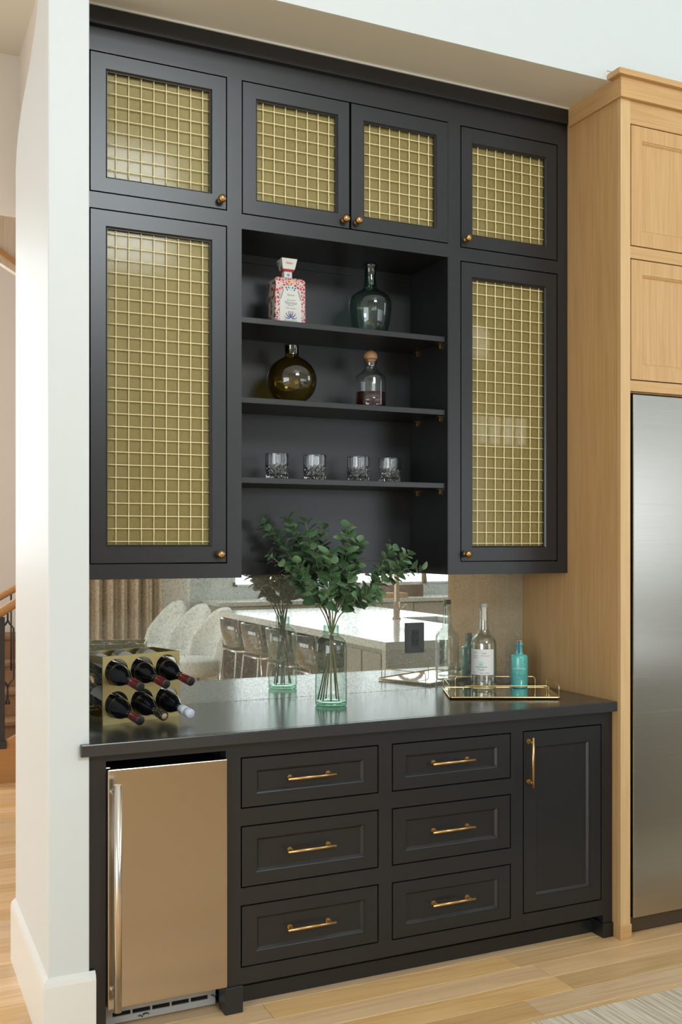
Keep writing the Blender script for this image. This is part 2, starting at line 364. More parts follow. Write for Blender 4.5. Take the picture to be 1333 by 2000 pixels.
def obj(name, bm, mat, parent=None, world=True, bevel=0, kind=None, loc=None, seg=2):
    """link bm as one mesh object; world=True: bm is in world coordinates, moved into the parent's frame"""
    bmesh.ops.recalc_face_normals(bm, faces=bm.faces)
    if parent is not None and world: bmesh.ops.transform(bm, matrix=wpos(parent).inverted(), verts=bm.verts)
    me = bpy.data.meshes.new(name); bm.to_mesh(me); bm.free(); me.materials.append(mat)
    o = bpy.data.objects.new(name, me); COL.objects.link(o); o.parent = parent
    if loc: o.location = loc
    if bevel:
        m = o.modifiers.new('bevel', 'BEVEL'); m.width = bevel; m.segments = seg; m.limit_method = 'ANGLE'; m.angle_limit = math.radians(40)
    if kind: o['kind'] = kind
    return o
def inst(src, parent, loc, rot=None, scale=None, name=None):
    o = src.copy(); COL.objects.link(o); o.parent = parent; o.location = loc
    if rot is not None: o.rotation_euler = rot
    if scale is not None: o.scale = scale
    return o
def tag(o, label, cat, group=None):
    o['label'] = label; o['category'] = cat
    if group: o['group'] = group
    return o
def thing(name, label, cat, loc=(0, 0, 0), rz=0, group=None):
    o = bpy.data.objects.new(name, None); COL.objects.link(o); o.empty_display_size = .05
    o.location = loc; o.rotation_euler = (0, 0, rz)
    return tag(o, label, cat, group)
def struct(name, bm, mat, bevel=0):
    return obj(name, bm, mat, None, bevel=bevel, kind='structure')
def sbox(name, mat, *a, bevel=0):
    bm = BM(); box(bm, *a); return struct(name, bm, mat, bevel)
def pbox(name, mat, parent, *a, bevel=.0008, world=True):
    bm = BM(); box(bm, *a); return obj(name, bm, mat, parent, world=world, bevel=bevel)
def text_mesh(body, size, align='CENTER', shear=0):
    cu = bpy.data.curves.new('text', 'FONT'); cu.body = body; cu.size = size; cu.align_x = align; cu.align_y = 'CENTER'; cu.shear = shear
    cu.resolution_u = 2
    o = bpy.data.objects.new('text', cu); COL.objects.link(o)
    dg = bpy.context.evaluated_depsgraph_get(); me = bpy.data.meshes.new_from_object(o.evaluated_get(dg))
    bm = BM(); bm.from_mesh(me); bpy.data.objects.remove(o); bpy.data.curves.remove(cu); bpy.data.meshes.remove(me)
    return bm
def lines_of_text(bm, lines):
    """lines: (text, size, x, z, shear) laid in the xz plane (text x -> x, y -> z)"""
    for t, s, x, z, sh in lines:
        b = text_mesh(t, s, shear=sh); me = bpy.data.meshes.new('t'); 
        bmesh.ops.transform(b, matrix=Matrix.Translation((x, 0, z)) @ Matrix.Rotation(PI/2, 4, 'X'), verts=b.verts)
        b.to_mesh(me); b.free(); bm.from_mesh(me); bpy.data.meshes.remove(me)
def bend(bm, r, a0):
    """wrap a mesh lying in the xz plane round a vertical cylinder of radius r, x=0 at angle a0"""
    for v in bm.verts:
        a = a0 + v.co.x/r; rr = r - v.co.y
        v.co = Vector((rr*math.cos(a), rr*math.sin(a), v.co.z))

# ------------------------------------------------------------------ main planes (metres, camera at 0,0)
YU, YB, YM, XL, XP = 3.42, 3.14, 3.738, .602, 2.619
ZC = .917

# ================================================================== THE ROOM
# floor: base slab, single planks near, the rest joined
sl = sbox('floor', plain('floor_base', (.20, .12, .06), .7), -4.2, 9.6, -4.9, 9.2, -.12, -.012)
random.seed(11)
PW = .1145; Y0 = 2.817
unit = {}
def plank_mesh(ln):
    ln = round(ln, 2)
    if ln not in unit:
        bm = BM(); box(bm, 0, ln-.0012, .0006, PW-.0006, -.011, 0)
        bmesh.ops.bevel(bm, geom=[e for e in bm.edges if all(v.co.z > -.001 for v in e.verts)], offset=.0009, segments=1, affect='EDGES')
        me = bpy.data.meshes.new('plank'); bm.to_mesh(me); bm.free(); me.materials.append(FLOORW); unit[ln] = me
    return unit[ln]
near_n = 0; field = BM()
LEN = (.95, 1.2, 1.45, 1.7, 1.95)
row = int(math.floor((-4.9-Y0)/PW))
while Y0 + row*PW < 9.1:
    y = Y0 + row*PW; x = -4.2 - random.random()*1.2
    if row == 0: x = 2.188 - 1.45*5
    if row == -1: x = 1.976 - 1.45*4 - .0
    while x < 9.5:
        ln = 1.45 if row in (0, -1) else random.choice(LEN)
        near = (1.9 < y < 3.25 and x+ln > .3 and x < 3.6) or (3.0 < y < 7.1 and x < .95 and x+ln > -.35)
        if near and near_n < 290:
            o = bpy.data.objects.new('plank', plank_mesh(ln)); COL.objects.link(o); o.parent = sl; o.location = (x, y, 0); near_n += 1
        elif not (y > 3.3 and x > 1.0 and x < 9 and y < 3.7):
            box(field, x, x+ln-.0015, y+.0006, y+PW-.0006, -.011, 0)
        x += ln
    row += 1
f = obj('plank_field', field, FLOORI, sl, world=False); f['kind'] = 'stuff'

# left pier: its hall-side face ends in a plaster curve
bm = BM()
prism(bm, [(3.13, 0), (3.89, 0), (3.89, 2.90), (3.86, 2.97), (3.80, 3.03), (3.70, 3.08), (3.60, 3.11), (3.495, 3.145), (3.40, 3.20), (3.312, 3.27), (3.25, 3.36), (3.22, 3.6), (3.13, 3.6)], 0, .479, XL)
wl = struct('wall_left', bm, WHITE, bevel=.004)
sbox('wall_left_header', WHITE, -4.2, .479, 3.13, 3.25, 3.6, 6.5)
sbox('wall_back', WHITE, XL, XP+1.2, YM+.012, YM+.10, 0, 3.33)
sbox('wall_upper', WHITE, .479, 9.6, 3.13, 3.25, 3.36, 6.5)
sbox('wall_upper_edge', WHITE, .479, XP-.035, 3.13, 3.134, 3.3225, 3.36)
sbox('ceiling_soffit', SOFFIT, XL, 3.66, 3.1345, 3.74, 3.322, 3.36)
sbox('wall_right_of_fridge', WHITE, 3.68, 9.6, 3.13, 3.25, 0, 3.36)
sbox('ceiling', CEIL, -4.2, 9.6, -4.9, 3.25, 6.5, 6.6)
sbox('ceiling_hall', plain('hall_ceiling_paint', (.70, .68, .60), .8), -4.2, .60, 3.25, 4.49, 3.6, 3.7)
# hall behind the pier
sbox('wall_hall_side', BEIGEW, .567, .602, 3.895, 4.49, 0, 3.6)
sbox('wall_hall_bulkhead', BEIGEW, -4.2, 1.2, 4.49, 4.51, 2.92, 6.5)
sbox('wall_hall_return', BEIGEW, 1.9, 2.0, 3.84, 9.2, 0, 6.5)

sbox('wall_hall_left', BEIGEW, -4.2, -4.1, 3.25, 8.4, 0, 6.5)
sbox('ceiling_stair', CEIL, -4.2, 2.0, 4.49, 8.4, 6.5, 6.6)
sbox('wall_stair_cap', BEIGEW, .602, 2.0, 3.84, 3.9, 0, 6.5)
# room behind the camera
def wall_with_holes(name, mat, axis, a0, a1, z1, pos, th, holes):
    """vertical wall along axis (0: x, 1: y) from a0 to a1 with rectangular holes (u0,u1,z0,z1)"""
    bm = BM(); us = sorted({a0, a1} | {h[0] for h in holes} | {h[1] for h in holes})
    for u0, u1 in zip(us, us[1:]):
        hs = sorted([h for h in holes if h[0] <= u0 and h[1] >= u1], key=lambda h: h[2]); z = 0
        for h in hs + [(0, 0, z1, z1)]:
            if h[2] > z:
                if axis == 0: box(bm, u0, u1, pos, pos+th, z, h[2])
                else: box(bm, pos, pos+th, u0, u1, z, h[2])
            z = h[3]
    return struct(name, bm, mat)
wall_with_holes('wall_hall_far', BEIGEW, 0, -4.2, 2.0, 6.5, 8.3, .12, [(-1.1, .4, 1.4, 4.1)])
KW = [(3.64, 5.02, 1.06, 2.60), (5.16, 6.54, 1.06, 2.60), (7.0, 9.0, 1.06, 2.60)]
wall_with_holes('wall_kitchen', WHITE, 0, 3.15, 9.6, 6.5, -3.37, .12, KW)
DW = [(1.1, 2.05, 4.7, 6.0), (2.15, 3.1, 4.7, 6.0)]
wall_with_holes('wall_dining', plain('dining_wall_paint', (.52, .50, .44), .7), 0, -4.2, 3.15, 6.5, -4.72, .12, DW)
sbox('wall_dining_return', plain('return_wall_paint', (.55, .53, .47), .7), 3.15, 3.25, -4.6, -3.37, 0, 6.5)
wall_with_holes('wall_far_left', WHITE, 1, -4.9, 3.13, 6.5, -4.2, .12, [(-4.4, .4, .5, 2.9)])  # unseen opening, made wide for the added dining-side fill
wall_with_holes('wall_far_right', WHITE, 1, -4.9, 3.25, 6.5, 9.5, .12, [(-1.6, 2.4, 2.4, 4.8)])
FRM = plain('window_frame_paint', (.75, .76, .74), .4)
wn = 0
def window(axis, u0, u1, z0, z1, pos, nx, nz):
    global wn; wn += 1
    bm = BM(); t = .045
    def b(a0, a1, c0, c1, d=.05):
        if axis == 0: box(bm, a0, a1, pos, pos+d, c0, c1)
        else: box(bm, pos, pos+d, a0, a1, c0, c1)
    b(u0, u1, z0, z0+t); b(u0, u1, z1-t, z1); b(u0, u0+t, z0, z1); b(u1-t, u1, z0, z1)
    for i in range(1, nx): c = u0+(u1-u0)*i/nx; b(c-.014, c+.014, z0, z1, .03)
    for i in range(1, nz): c = z0+(z1-z0)*i/nz; b(u0, u1, c-.014, c+.014, .03)
    struct('window_%d' % wn, bm, FRM)
window(0, -1.1, .4, 1.4, 4.1, 8.25, 2, 3)
for h in KW: window(0, *h, -3.28, 2, 1)
for h in DW: window(0, *h, -4.64, 2, 2)
window(1, -4.4, .4, .5, 2.9, -4.12, 4, 2); window(1, -1.6, 2.4, 2.4, 4.8, 9.46, 3, 2)  # first frame sits in the added, unseen dining-side opening

# baseboard round the pier (with a small chamfer on top)
def base_prof(bm, path, out, h=.205):
    pass
bm = BM()
prof = [(0, 0), (-.017, 0), (-.017, .198), (-.013, .212), (0, .222)]
# hall side run (outer face x=.462) and front run
A = []
for (ox, oz) in prof:
    A.append((.479+ox, 3.13+ox, oz))
loops = []
for s in range(3):
    ring = []
    for (ox, oz) in prof:
        if s == 0: p = (.479+ox, 3.895, oz)
        elif s == 1: p = (.479+ox, 3.13+ox, oz)
        else: p = (XL+.017, 3.13+ox, oz)
        ring.append(bm.verts.new(p))
    loops.append(ring)
for A_, B_ in zip(loops, loops[1:]):
    for i in range(len(prof)):
        j = (i+1) % len(prof); bm.faces.new([A_[i], A_[j], B_[j], B_[i]])
bm.faces.new(loops[0]); bm.faces.new(list(reversed(loops[-1])))
struct('baseboard_left', bm, TRIMW)

# ================================================================== STAIRS in the hall
st = thing('staircase', 'curved oak staircase with woven runner seen through the hall opening', 'staircase', (.8, 6.85, 0))
bm = BM(); prism(bm, [(-.6, 0), (1.5, 0), (1.5, .66), (1.1, .50), (.846, .305), (.784, .273), (.732, .232), (.2, .02), (-.6, .02)], 1, 6.78, 6.83); obj('stringer', bm, OAKST, st, bevel=.003)
for i in range(5):
    z = .17*(i+1); y0 = 6.83+.26*i
    t = pbox('tread', SISAL, st, .35, 1.6, y0, y0+.30, z-.035, z, bevel=.01)
    pbox('riser', SISAL, st, .36, 1.59, y0+.03, y0+.045, z-.17, z-.035, bevel=0)
bm = BM()
prism(bm, [(-.4, 3.50), (.732, 3.30), (.846, 3.235), (1.6, 2.85), (1.6, 3.60), (-.4, 3.62)], 1, 6.70, 6.76); obj('upper_stringer', bm, OAKPALE, st, bevel=.002)
bm = BM(); prism(bm, [(-.4, 3.50), (.732, 3.352), (.846, 3.277), (1.6, 2.86), (1.6, 2.90), (.846, 3.312), (.732, 3.39), (-.4, 3.55)], 1, 6.685, 6.71); obj('stringer_edge_band', bm, OAKST, st)
bm = BM(); tube(bm, [(-.3, 6.8, .52), (.5, 6.8, .93), (.732, 6.8, 1.081), (.846, 6.8, 1.154), (1.5, 6.8, 1.6)], .03, 10); obj('handrail', bm, OAKST, st)
bm = BM(); tube(bm, [(-.3, 7.6, .5), (.5, 7.6, .97), (.83, 7.6, 1.151), (.96, 7.6, 1.225), (1.6, 7.6, 1.6)], .026, 10); obj('handrail', bm, OAKST, st)
nw = pbox('newel_post', IRON, st, .735, .77, 6.783, 6.817, .25, 1.06); pbox('newel_shoe', IRON, nw, .725, .78, 6.773, 6.827, .22, .27)
def baluster(x, y, z0, z1, plain_bar=False):
    if plain_bar:
        bm = BM(); tube(bm, [(x, y, z0), (x, y, z1)], .0065, 6); obj('baluster', bm, IRON, st); return
    zs, ze = z0+.115, z1-.075; hw = .036
    bm = BM(); tube(bm, [(x, y, z0), (x, y, zs)], .0065, 6); b = obj('baluster', bm, IRON, st)
    bm = BM(); tube(bm, [(x, y, ze), (x, y, z1)], .0065, 6); obj('upper_bar', bm, IRON, b)
    for s_ in (-1, 1):
        bm = BM(); tube(bm, [(x, y, zs-.003), (x+s_*.012, y, zs+.02), (x+s_*hw, y, zs+.048), (x+s_*hw, y, ze-.048), (x+s_*.012, y, ze-.02), (x, y, ze+.003)], .0065, 6); obj('loop_half', bm, IRON, b)
    bm = BM(); lathe(bm, [(.015, 0), (.015, .02), (.009, .03), (.009, .04)], 8, (x, y, z0)); obj('shoe', bm, IRON, b)
baluster(.789, 6.80, .50, 1.11); baluster(.905, 7.6, .62, 1.20, True)

# ================================================================== UPPER CABINETS
def frame_boxes(bm, x0, x1, z0, z1, y0, y1, holes):
    """board with rectangular holes, made of boxes"""
    zs = sorted({z0, z1} | {h[2] for h in holes} | {h[3] for h in holes})
    for za, zb in zip(zs, zs[1:]):
        hs = sorted([h for h in holes if h[2] <= za+1e-6 and h[3] >= zb-1e-6]); x = x0
        for h in hs + [(x1, x1, 0, 0)]:
            if h[0] > x + 1e-6: box(bm, x, h[0], y0, y1, za, zb)
            x = h[1]
def board(name, mat, parent, x0, x1, z0, z1, y0, y1, holes, bevel=0):
    bm = BM(); frame_boxes(bm, x0, x1, z0, z1, y0, y1, holes)
    bmesh.ops.remove_doubles(bm, verts=bm.verts, dist=1e-5)
    return obj(name, bm, mat, parent, bevel=bevel)
ZB, ZT = 1.406, 3.30
FT = .02
G = .0046
def mitred_frame(bm, x0, x1, z0, z1, ix0, ix1, iz0, iz1, y0, y1, lip=.0):
    """four-sided frame with an inner face; front at y0, back y1"""
    O = [(x0, z0), (x1, z0), (x1, z1), (x0, z1)]; I = [(ix0, iz0), (ix1, iz0), (ix1, iz1), (ix0, iz1)]
    of = [bm.verts.new((a, y0, b)) for a, b in O]; ob = [bm.verts.new((a, y1, b)) for a, b in O]
    i1 = [bm.verts.new((a, y0, b)) for a, b in I]; ib = [bm.verts.new((a, y1, b)) for a, b in I]
    for k in range(4):
        j = (k+1) % 4
        bm.faces.new([of[k], of[j], i1[j], i1[k]]); bm.faces.new([ob[k], ib[k], ib[j], ob[j]])
        bm.faces.new([of[k], ob[k], ob[j], of[j]]); bm.faces.new([i1[k], i1[j], ib[j], ib[k]])
def slant_ring(bm, x0, x1, z0, z1, w, ya, yb):
    O = [(x0, z0), (x1, z0), (x1, z1), (x0, z1)]; I = [(x0+w, z0+w), (x1-w, z0+w), (x1-w, z1-w), (x0+w, z1-w)]
    o = [bm.verts.new((a, ya, b)) for a, b in O]; i = [bm.verts.new((a, yb, b)) for a, b in I]
    for k in range(4): j = (k+1) % 4; bm.faces.new([o[k], o[j], i[j], i[k]])
def bead_ring(bm, ix0, ix1, iz0, iz1, y, w=.007, d=.006):
    """stepped moulding just inside a frame opening"""
    slant_ring(bm, ix0, ix1, iz0, iz1, w*.8, y+.002, y+.0075); mitred_frame(bm, ix0+w*.8, ix1-w*.8, iz0+w*.8, iz1-w*.8, ix0+w, ix1-w, iz0+w, iz1-w, y+.0075, y+.017)
WV = {}; WH = {}
def wire_src(kind, ln):
    D = WV if kind == 'v' else WH; k = round(ln, 3)
    if k not in D:
        bm = BM(); r = .0017
        n = max(2, int(round(ln/.0435*2))); pts = []
        for i in range(n+1):
            t = ln*i/n; off = .0009*(1 if i % 2 else -1)*(1 if kind == 'v' else -1)
            pts.append((0, off, t) if kind == 'v' else (t, off, 0))
        tube(bm, pts, r, 6)
        me = bpy.data.meshes.new('wire'); bm.to_mesh(me); bm.free(); me.materials.append(WIRE); D[k] = me
    return D[k]
def mesh_door(parent, x0, x1, z0, z1, op, vx, hz, knob, label):
    """inset door with bead, brass grid, glass, sheer fabric; op=(ix0,ix1,iz0,iz1)"""
    g = G
    bm = BM(); mitred_frame(bm, x0+g, x1-g, z0+g, z1-g, op[0], op[1], op[2], op[3], YU, YU+.021)
    bead_ring(bm, op[0], op[1], op[2], op[3], YU)
    d = obj('door', bm, BLACK, parent); d['label'] = label
    ix0, ix1, iz0, iz1 = op[0]+.007, op[1]-.007, op[2]+.007, op[3]-.007
    inv = wpos(d).inverted()
    for x in vx:
        me = wire_src('v', iz1-iz0); o = bpy.data.objects.new('wire', me); COL.objects.link(o); o.parent = d; o.location = inv @ Vector((x, YU+.0135, iz0))
    for z in hz:
        me = wire_src('h', ix1-ix0); o = bpy.data.objects.new('wire', me); COL.objects.link(o); o.parent = d; o.location = inv @ Vector((ix0, YU+.0135, z))
    bm = BM(); box(bm, ix0-.004, ix1+.004, YU+.0175, YU+.0205, iz0-.004, iz1+.004); obj('pane', bm, PANE, d)
    bm = BM(); bm.faces.new([bm.verts.new(q) for q in ((ix0-.004, YU+.0225, iz0-.004), (ix1+.004, YU+.0225, iz0-.004), (ix1+.004, YU+.0225, iz1+.004), (ix0-.004, YU+.0225, iz1+.004))]); p = obj('fabric_panel', bm, FABRIC, d); p['label'] = 'sheer gold fabric behind the wire grid'
    kx, kz = knob
    bm = BM(); 
    prof = [(.0105, 0), (.0105, .002), (.005, .004), (.0045, .012), (.007, .015), (.0125, .019), (.0145, .024), (.0135, .0295), (.009, .0335), (0, .035)]
    lathe(bm, prof, 20); bmesh.ops.transform(bm, matrix=Matrix.Translation((kx, YU, kz)) @ Matrix.Rotation(PI/2, 4, 'X'), verts=bm.verts)
    k = obj('knob', bm, KNOB, d); k['label'] = 'round aged brass knob'
    return d
def rng(a, step, n): return [a+step*i for i in range(n)]
def carcass(parent, x0, x1, z0, z1, floors=(), bottom=True, top=True, y0=None):
    bm = BM(); t = .018; y0 = y0 or YU+FT+.004; yb = YM-.009
    box(bm, x0, x0+t, y0, yb, z0, z1); box(bm, x1-t, x1, y0, yb, z0, z1)
    if bottom: box(bm, x0+t, x1-t, y0, yb, z0, z0+t)
    if top: box(bm, x0+t, x1-t, y0, yb, z1-t, z1)
    return bm
# doors: (x0,x1,z0,z1) holes in the frame
D1 = (.657, 1.139, 2.703, 3.176); D5 = (.657, 1.139, 1.457, 2.650)
D2 = (1.193, 1.6205, 2.699, 3.176); D3 = (1.6205, 2.047, 2.699, 3.176)
D4 = (2.100, 2.567, 2.692, 3.173); D6 = (2.100, 2.567, 1.455, 2.641)
NX0, NX1, NZ1 = 1.190, 2.046, 2.647

uL = thing('wall_cabinet', 'left black wall cabinet with brass-grid doors beside the white wall', 'cabinet', (XL, YU, ZB))
board('face_frame', BLACK, uL, XL, NX0, ZB, ZT, YU, YU+FT, [D1, D5])
bm = carcass(uL, XL+.004, NX0-.004, ZB+.004, ZT); box(bm, XL+.022, NX0-.022, YU+.05, YM-.027, 2.66, 2.678); box(bm, XL+.022, NX0-.022, YM-.026, YM-.009, ZB+.022, ZT-.018)
obj('carcass', bm, DARK, uL)
mesh_door(uL, *D1, (.712, 1.084, 2.755, 3.122), rng(.7487, .0435, 8), rng(2.7881, .04305, 8), (1.113, 2.736), 'small upper door with brass wire grid')
mesh_door(uL, *D5, (.712, 1.084, 1.516, 2.594), rng(.7487, .0435, 8), rng(1.5342, .0433, 25), (1.110, 1.489), 'tall lower door with brass wire grid')

uC = thing('wall_cabinet', 'middle black wall cabinet with two small grid doors over open shelves', 'cabinet', (NX0, YU, ZB))
board('face_frame', BLACK, uC, NX0, NX1, NZ1, ZT, YU, YU+FT, [(1.193, 2.0445, 2.699, 3.176)])
bm = BM(); t = .016; yb = YM-.009
box(bm, NX0, NX0+t*.2, YU+.001, yb, ZB, ZT); box(bm, NX1-t*.2, NX1, YU+.001, yb, ZB, ZT)
box(bm, NX0+.004, NX1-.004, YU+FT, yb, NZ1, NZ1+.02); box(bm, NX0+.004, NX1-.004, YU+FT, yb, ZT-.018, ZT)
obj('side_panels', bm, BLACK, uC)
bm = BM(); box(bm, NX0+.004, NX1-.004, yb-.008, yb, ZB, ZT-.02); obj('back_panel', bm, BLACK, uC)
pbox('nailing_rail', BLACK, uC, NX0+.004, NX1-.004, yb-.014, yb-.008, ZB, ZB+.050); pbox('nailing_rail', BLACK, uC, NX0+.004, NX1-.004, yb-.014, yb-.008, 2.615, NZ1)
mesh_door(uC, *D2, (1.247, 1.571, 2.753, 3.120), rng(1.2787, .0433, 7), rng(2.7892, .04295, 8), (1.593, 2.731), 'left door with brass wire grid')
mesh_door(uC, *D3, (1.675, 1.993, 2.752, 3.117), rng(1.7077, .0426, 7), rng(2.7841, .0427, 8), (1.645, 2.731), 'right door with brass wire grid')
SH = (2.339, 2.052, 1.765)
for z in SH:
    s = pbox('shelf', BLACK, uC, NX0+.005, NX1-.005, 3.437, yb-.010, z-.021, z, bevel=.0015)
    for sx, side in ((NX0+.0035, 1), (NX1-.0035, -1)):
        for yy in (3.475, 3.66):
            bm = BM(); box(bm, sx, sx+side*.014, yy-.009, yy+.009, z-.0245, z-.0215); tube(bm, [(sx, yy, z-.034), (sx+side*.007, yy, z-.034)], .004, 8); box(bm, sx+side*.002, sx+side*.006, yy-.004, yy+.004, z-.042, z-.0245)
            obj('shelf_pin', bm, BRASS, s)

uR = thing('wall_cabinet', 'right black wall cabinet with brass-grid doors beside the oak panel', 'cabinet', (NX1, YU, ZB))
board('face_frame', BLACK, uR, NX1, XP-.002, ZB, ZT, YU, YU+FT, [D4, D6])
bm = carcass(uR, NX1+.004, XP-.004, ZB+.004, ZT); box(bm, NX1+.022, XP-.022, YU+.05, YM-.027, 2.66, 2.678); box(bm, NX1+.022, XP-.022, YM-.026, YM-.009, ZB+.022, ZT-.018)
for z in (2.27, 1.93): box(bm, NX1+.022, XP-.022, YU+.05, YM-.027, z-.019, z)
obj('carcass', bm, plain('cabinet_interior_brown', (.09, .08, .05), .6), uR)
mesh_door(uR, *D4, (2.153, 2.515, 2.745, 3.112), rng(2.189, .04216, 8), rng(2.777, .043, 8), (2.124, 2.726), 'small upper door with brass wire grid')
mesh_door(uR, *D6, (2.153, 2.512, 1.512, 2.582), rng(2.1868, .0423, 8), rng(1.5289, .0431, 25), (2.123, 1.486), 'tall lower door with brass wire grid')

bm = BM(); prism(bm, [(YU-.020, 3.258), (YU-.020, 3.3215), (YU+.05, 3.3215), (YU+.05, 3.301), (YU, 3.301), (YU, 3.258)], 0, XL, XP-.0125)
tag(obj('crown_moulding', bm, BLACK, None, bevel=.001), 'flat black crown board along the top of the wall cabinets', 'moulding')
sbox('trim_1', TRIMW, XL, XP-.013, 3.394, 3.40, 3.316, 3.3219)

# glassware faintly seen through the right tall door
def simple_glass(x, y, z, r, h, label, mat):
    bm = BM(); lathe(bm, [(0, .0), (r*.85, 0), (r*.9, .01), (r, h), (r-.003, h), (r*.85, .014), (0, .014)], 20, (0, 0, 0))
    o = obj('wine_tumbler', bm, mat, None, loc=(x, y, z)); tag(o, label, 'glass', 'glasses behind the right grid door'); return o
FROST = plain('bright_cut_glass', (.93, .94, .92), .12, spec=.9)
for x, l in ((2.195, 'drinking glass at the left end of the row behind the right tall grid door'), (2.255, 'drinking glass second in the row behind the right tall grid door'), (2.32, 'drinking glass in the middle of the row behind the right tall grid door'), (2.385, 'drinking glass fourth in the row behind the right tall grid door'), (2.45, 'drinking glass at the right end of the row behind the right tall grid door')):
    simple_glass(x, 3.515, 1.9305, .027, .115, l, FROST)
bm = BM(); lathe(bm, [(0, 0), (.055, 0), (.065, .02), (.07, .09), (.06, .13), (.035, .15), (0, .155)], 24)
tag(obj('glass_jar', bm, FROST, None, loc=(2.235, 3.54, 2.2705)), 'round pale glass jar behind the upper part of the right tall grid door', 'jar')

# ================================================================== BASE CABINETS
bc = thing('base_cabinet', 'long black base cabinet with six drawers and one door under the counter', 'cabinet', (1.1, YB, 0))
DR = [(1.092, 1.597, .660, .8285), (1.092, 1.597, .401, .604), (1.092, 1.597, .141, .345),
      (1.649, 2.146, .659, .828), (1.649, 2.146, .400, .602), (1.649, 2.146, .140, .343)]
DO = (2.199, 2.566, .147, .829)
ZBR = .087
bm = BM()
frame_boxes(bm, 1.041, XP-.002, ZBR, .8786, YB, YB+FT, [DO]+DR)
frame_boxes(bm, XL, 1.041, .855, .8786, YB, YB+FT, [])
frame_boxes(bm, XL, .654, 0, .855, YB, YB+FT, [])
box(bm, 1.041, 1.092, YB, YB+FT, 0, ZBR); box(bm, 2.572, XP-.002, YB, YB+FT, 0, ZBR)
bmesh.ops.remove_doubles(bm, verts=bm.verts, dist=1e-5)
obj('face_frame', bm, BLACK, bc)
bm = BM(); yb = YM-.005
box(bm, 1.045, XP-.004, YB+FT+.06, YB+FT+.07, ZBR, .878); box(bm, 1.045, XP-.004, YB+FT+.0, yb, ZBR, ZBR+.015)
box(bm, 1.045, 1.075, YB+FT, yb, 0, .878); box(bm, XL+.001, .64, YB+FT, yb, 0, .878); box(bm, 2.585, XP-.004, YB+FT, yb, 0, .878)
box(bm, 1.045, 2.6, yb-.01, yb, ZBR+.015, .878)
obj('carcass', bm, VOID, bc)
pbox('toe_kick', BLACK, bc, 1.076, 2.584, 3.21, 3.225, 0, ZBR)
pbox('shoe_strip', BLACK, bc, 1.096, 2.568, 3.202, 3.21, 0, .052)
pbox('foot_block', BLACK, bc, 1.036, 1.097, YB-.010, 3.20, 0, .087, bevel=.002); pbox('foot_block', BLACK, bc, 2.568, XP-.002, YB-.008, 3.21, 0, .056, bevel=.002)
def shaker(parent, name, x0, x1, z0, z1, fx, fz, mat=BLACK, y=YB, th=.02, dep=.009):
    g = G; bm = BM(); w = .006
    X0, X1, Z0, Z1 = x0+g, x1-g, z0+g, z1-g; a, b, c, d = X0+fx, X1-fx, Z0+fz, Z1-fz
    mitred_frame(bm, X0, X1, Z0, Z1, a, b, c, d, y, y+th)
    slant_ring(bm, a, b, c, d, .004, y+.0025, y+.004); slant_ring(bm, a+.004, b-.004, c+.004, d-.004, .007, y+.004, y+dep+.0022)
    box(bm, a-.001, b+.001, y+dep+.002, y+th-.001, c-.001, d+.001)
    return obj(name, bm, mat, parent)
def pull(parent, cx, cz, ln, vert=False, y=YB):
    bm = BM(); h = ln/2; r = .0052; so = .030
    if vert:
        tube(bm, [(cx, y-so, cz-h), (cx, y-so, cz+h)], r, 10)
        for s in (-1, 1): tube(bm, [(cx, y+.0, cz+s*(h-.018)), (cx, y-so, cz+s*(h-.018))], .0055, 8); tube(bm, [(cx, y, cz+s*(h-.018)), (cx, y-.004, cz+s*(h-.018))], .009, 12)
    else:
        tube(bm, [(cx-h, y-so, cz), (cx+h, y-so, cz)], r, 10)
        for s in (-1, 1): tube(bm, [(cx+s*(h-.018), y+.0, cz), (cx+s*(h-.018), y-so, cz)], .0055, 8); tube(bm, [(cx+s*(h-.018), y, cz), (cx+s*(h-.018), y-.004, cz)], .009, 12)
    o = obj('handle', bm, BRASS, parent); o['label'] = 'slim brass bar handle'; return o
for i, d in enumerate(DR):
    o = shaker(bc, 'drawer', *d, .050, .040)
    pull(o, (d[0]+d[1])/2-.006, (d[2]+d[3])/2+.002, .176, y=YB+.011)
o = shaker(bc, 'door', *DO, .052, .055); pull(o, 2.224, .715, .186, True)

# counter
bm = BM()
box(bm, .572, XP-.003, 3.107, 3.1285, ZC-.038, ZC)
box(bm, XL+.001, XP-.003, 3.1285, YM-.0005, ZC-.038, ZC)
bmesh.ops.remove_doubles(bm, verts=bm.verts, dist=1e-5)
tag(obj('countertop', bm, GRANITE, None, bevel=.003), 'polished black stone countertop running the width of the bar niche', 'countertop')
# mirror backsplash
bm = BM(); box(bm, XL+.001, XP-.001, YM, YM+.006, ZC-.03, ZB+.03)
tag(obj('mirror_backsplash', bm, MIRROR, None), 'mottled antiqued mirror covering the wall between counter and wall cabinets', 'mirror')
# outlet
ot = thing('wall_outlet', 'black double power outlet mounted on the mirrored backsplash', 'outlet', (2.0695, YM-.001, 1.132))
pbox('cover_plate', PLASTB, ot, 2.0265, 2.1125, YM-.0085, YM-.001, 1.070, 1.195, bevel=.002)
bm = BM(); box(bm, 2.054, 2.085, YM-.0105, YM-.0085, 1.099, 1.166); so = obj('socket_face', bm, plain('socket_black', (.018, .018, .02), .35), ot, bevel=.001)
for zc in (1.117, 1.150):
    bm = BM(); box(bm, 2.061, 2.0635, YM-.0112, YM-.0104, zc, zc+.009); box(bm, 2.0755, 2.078, YM-.0112, YM-.0104, zc, zc+.009); box(bm, 2.0675, 2.0715, YM-.0112, YM-.0104, zc-.008, zc-.004)
    obj('socket_slots', bm, VOID, so)

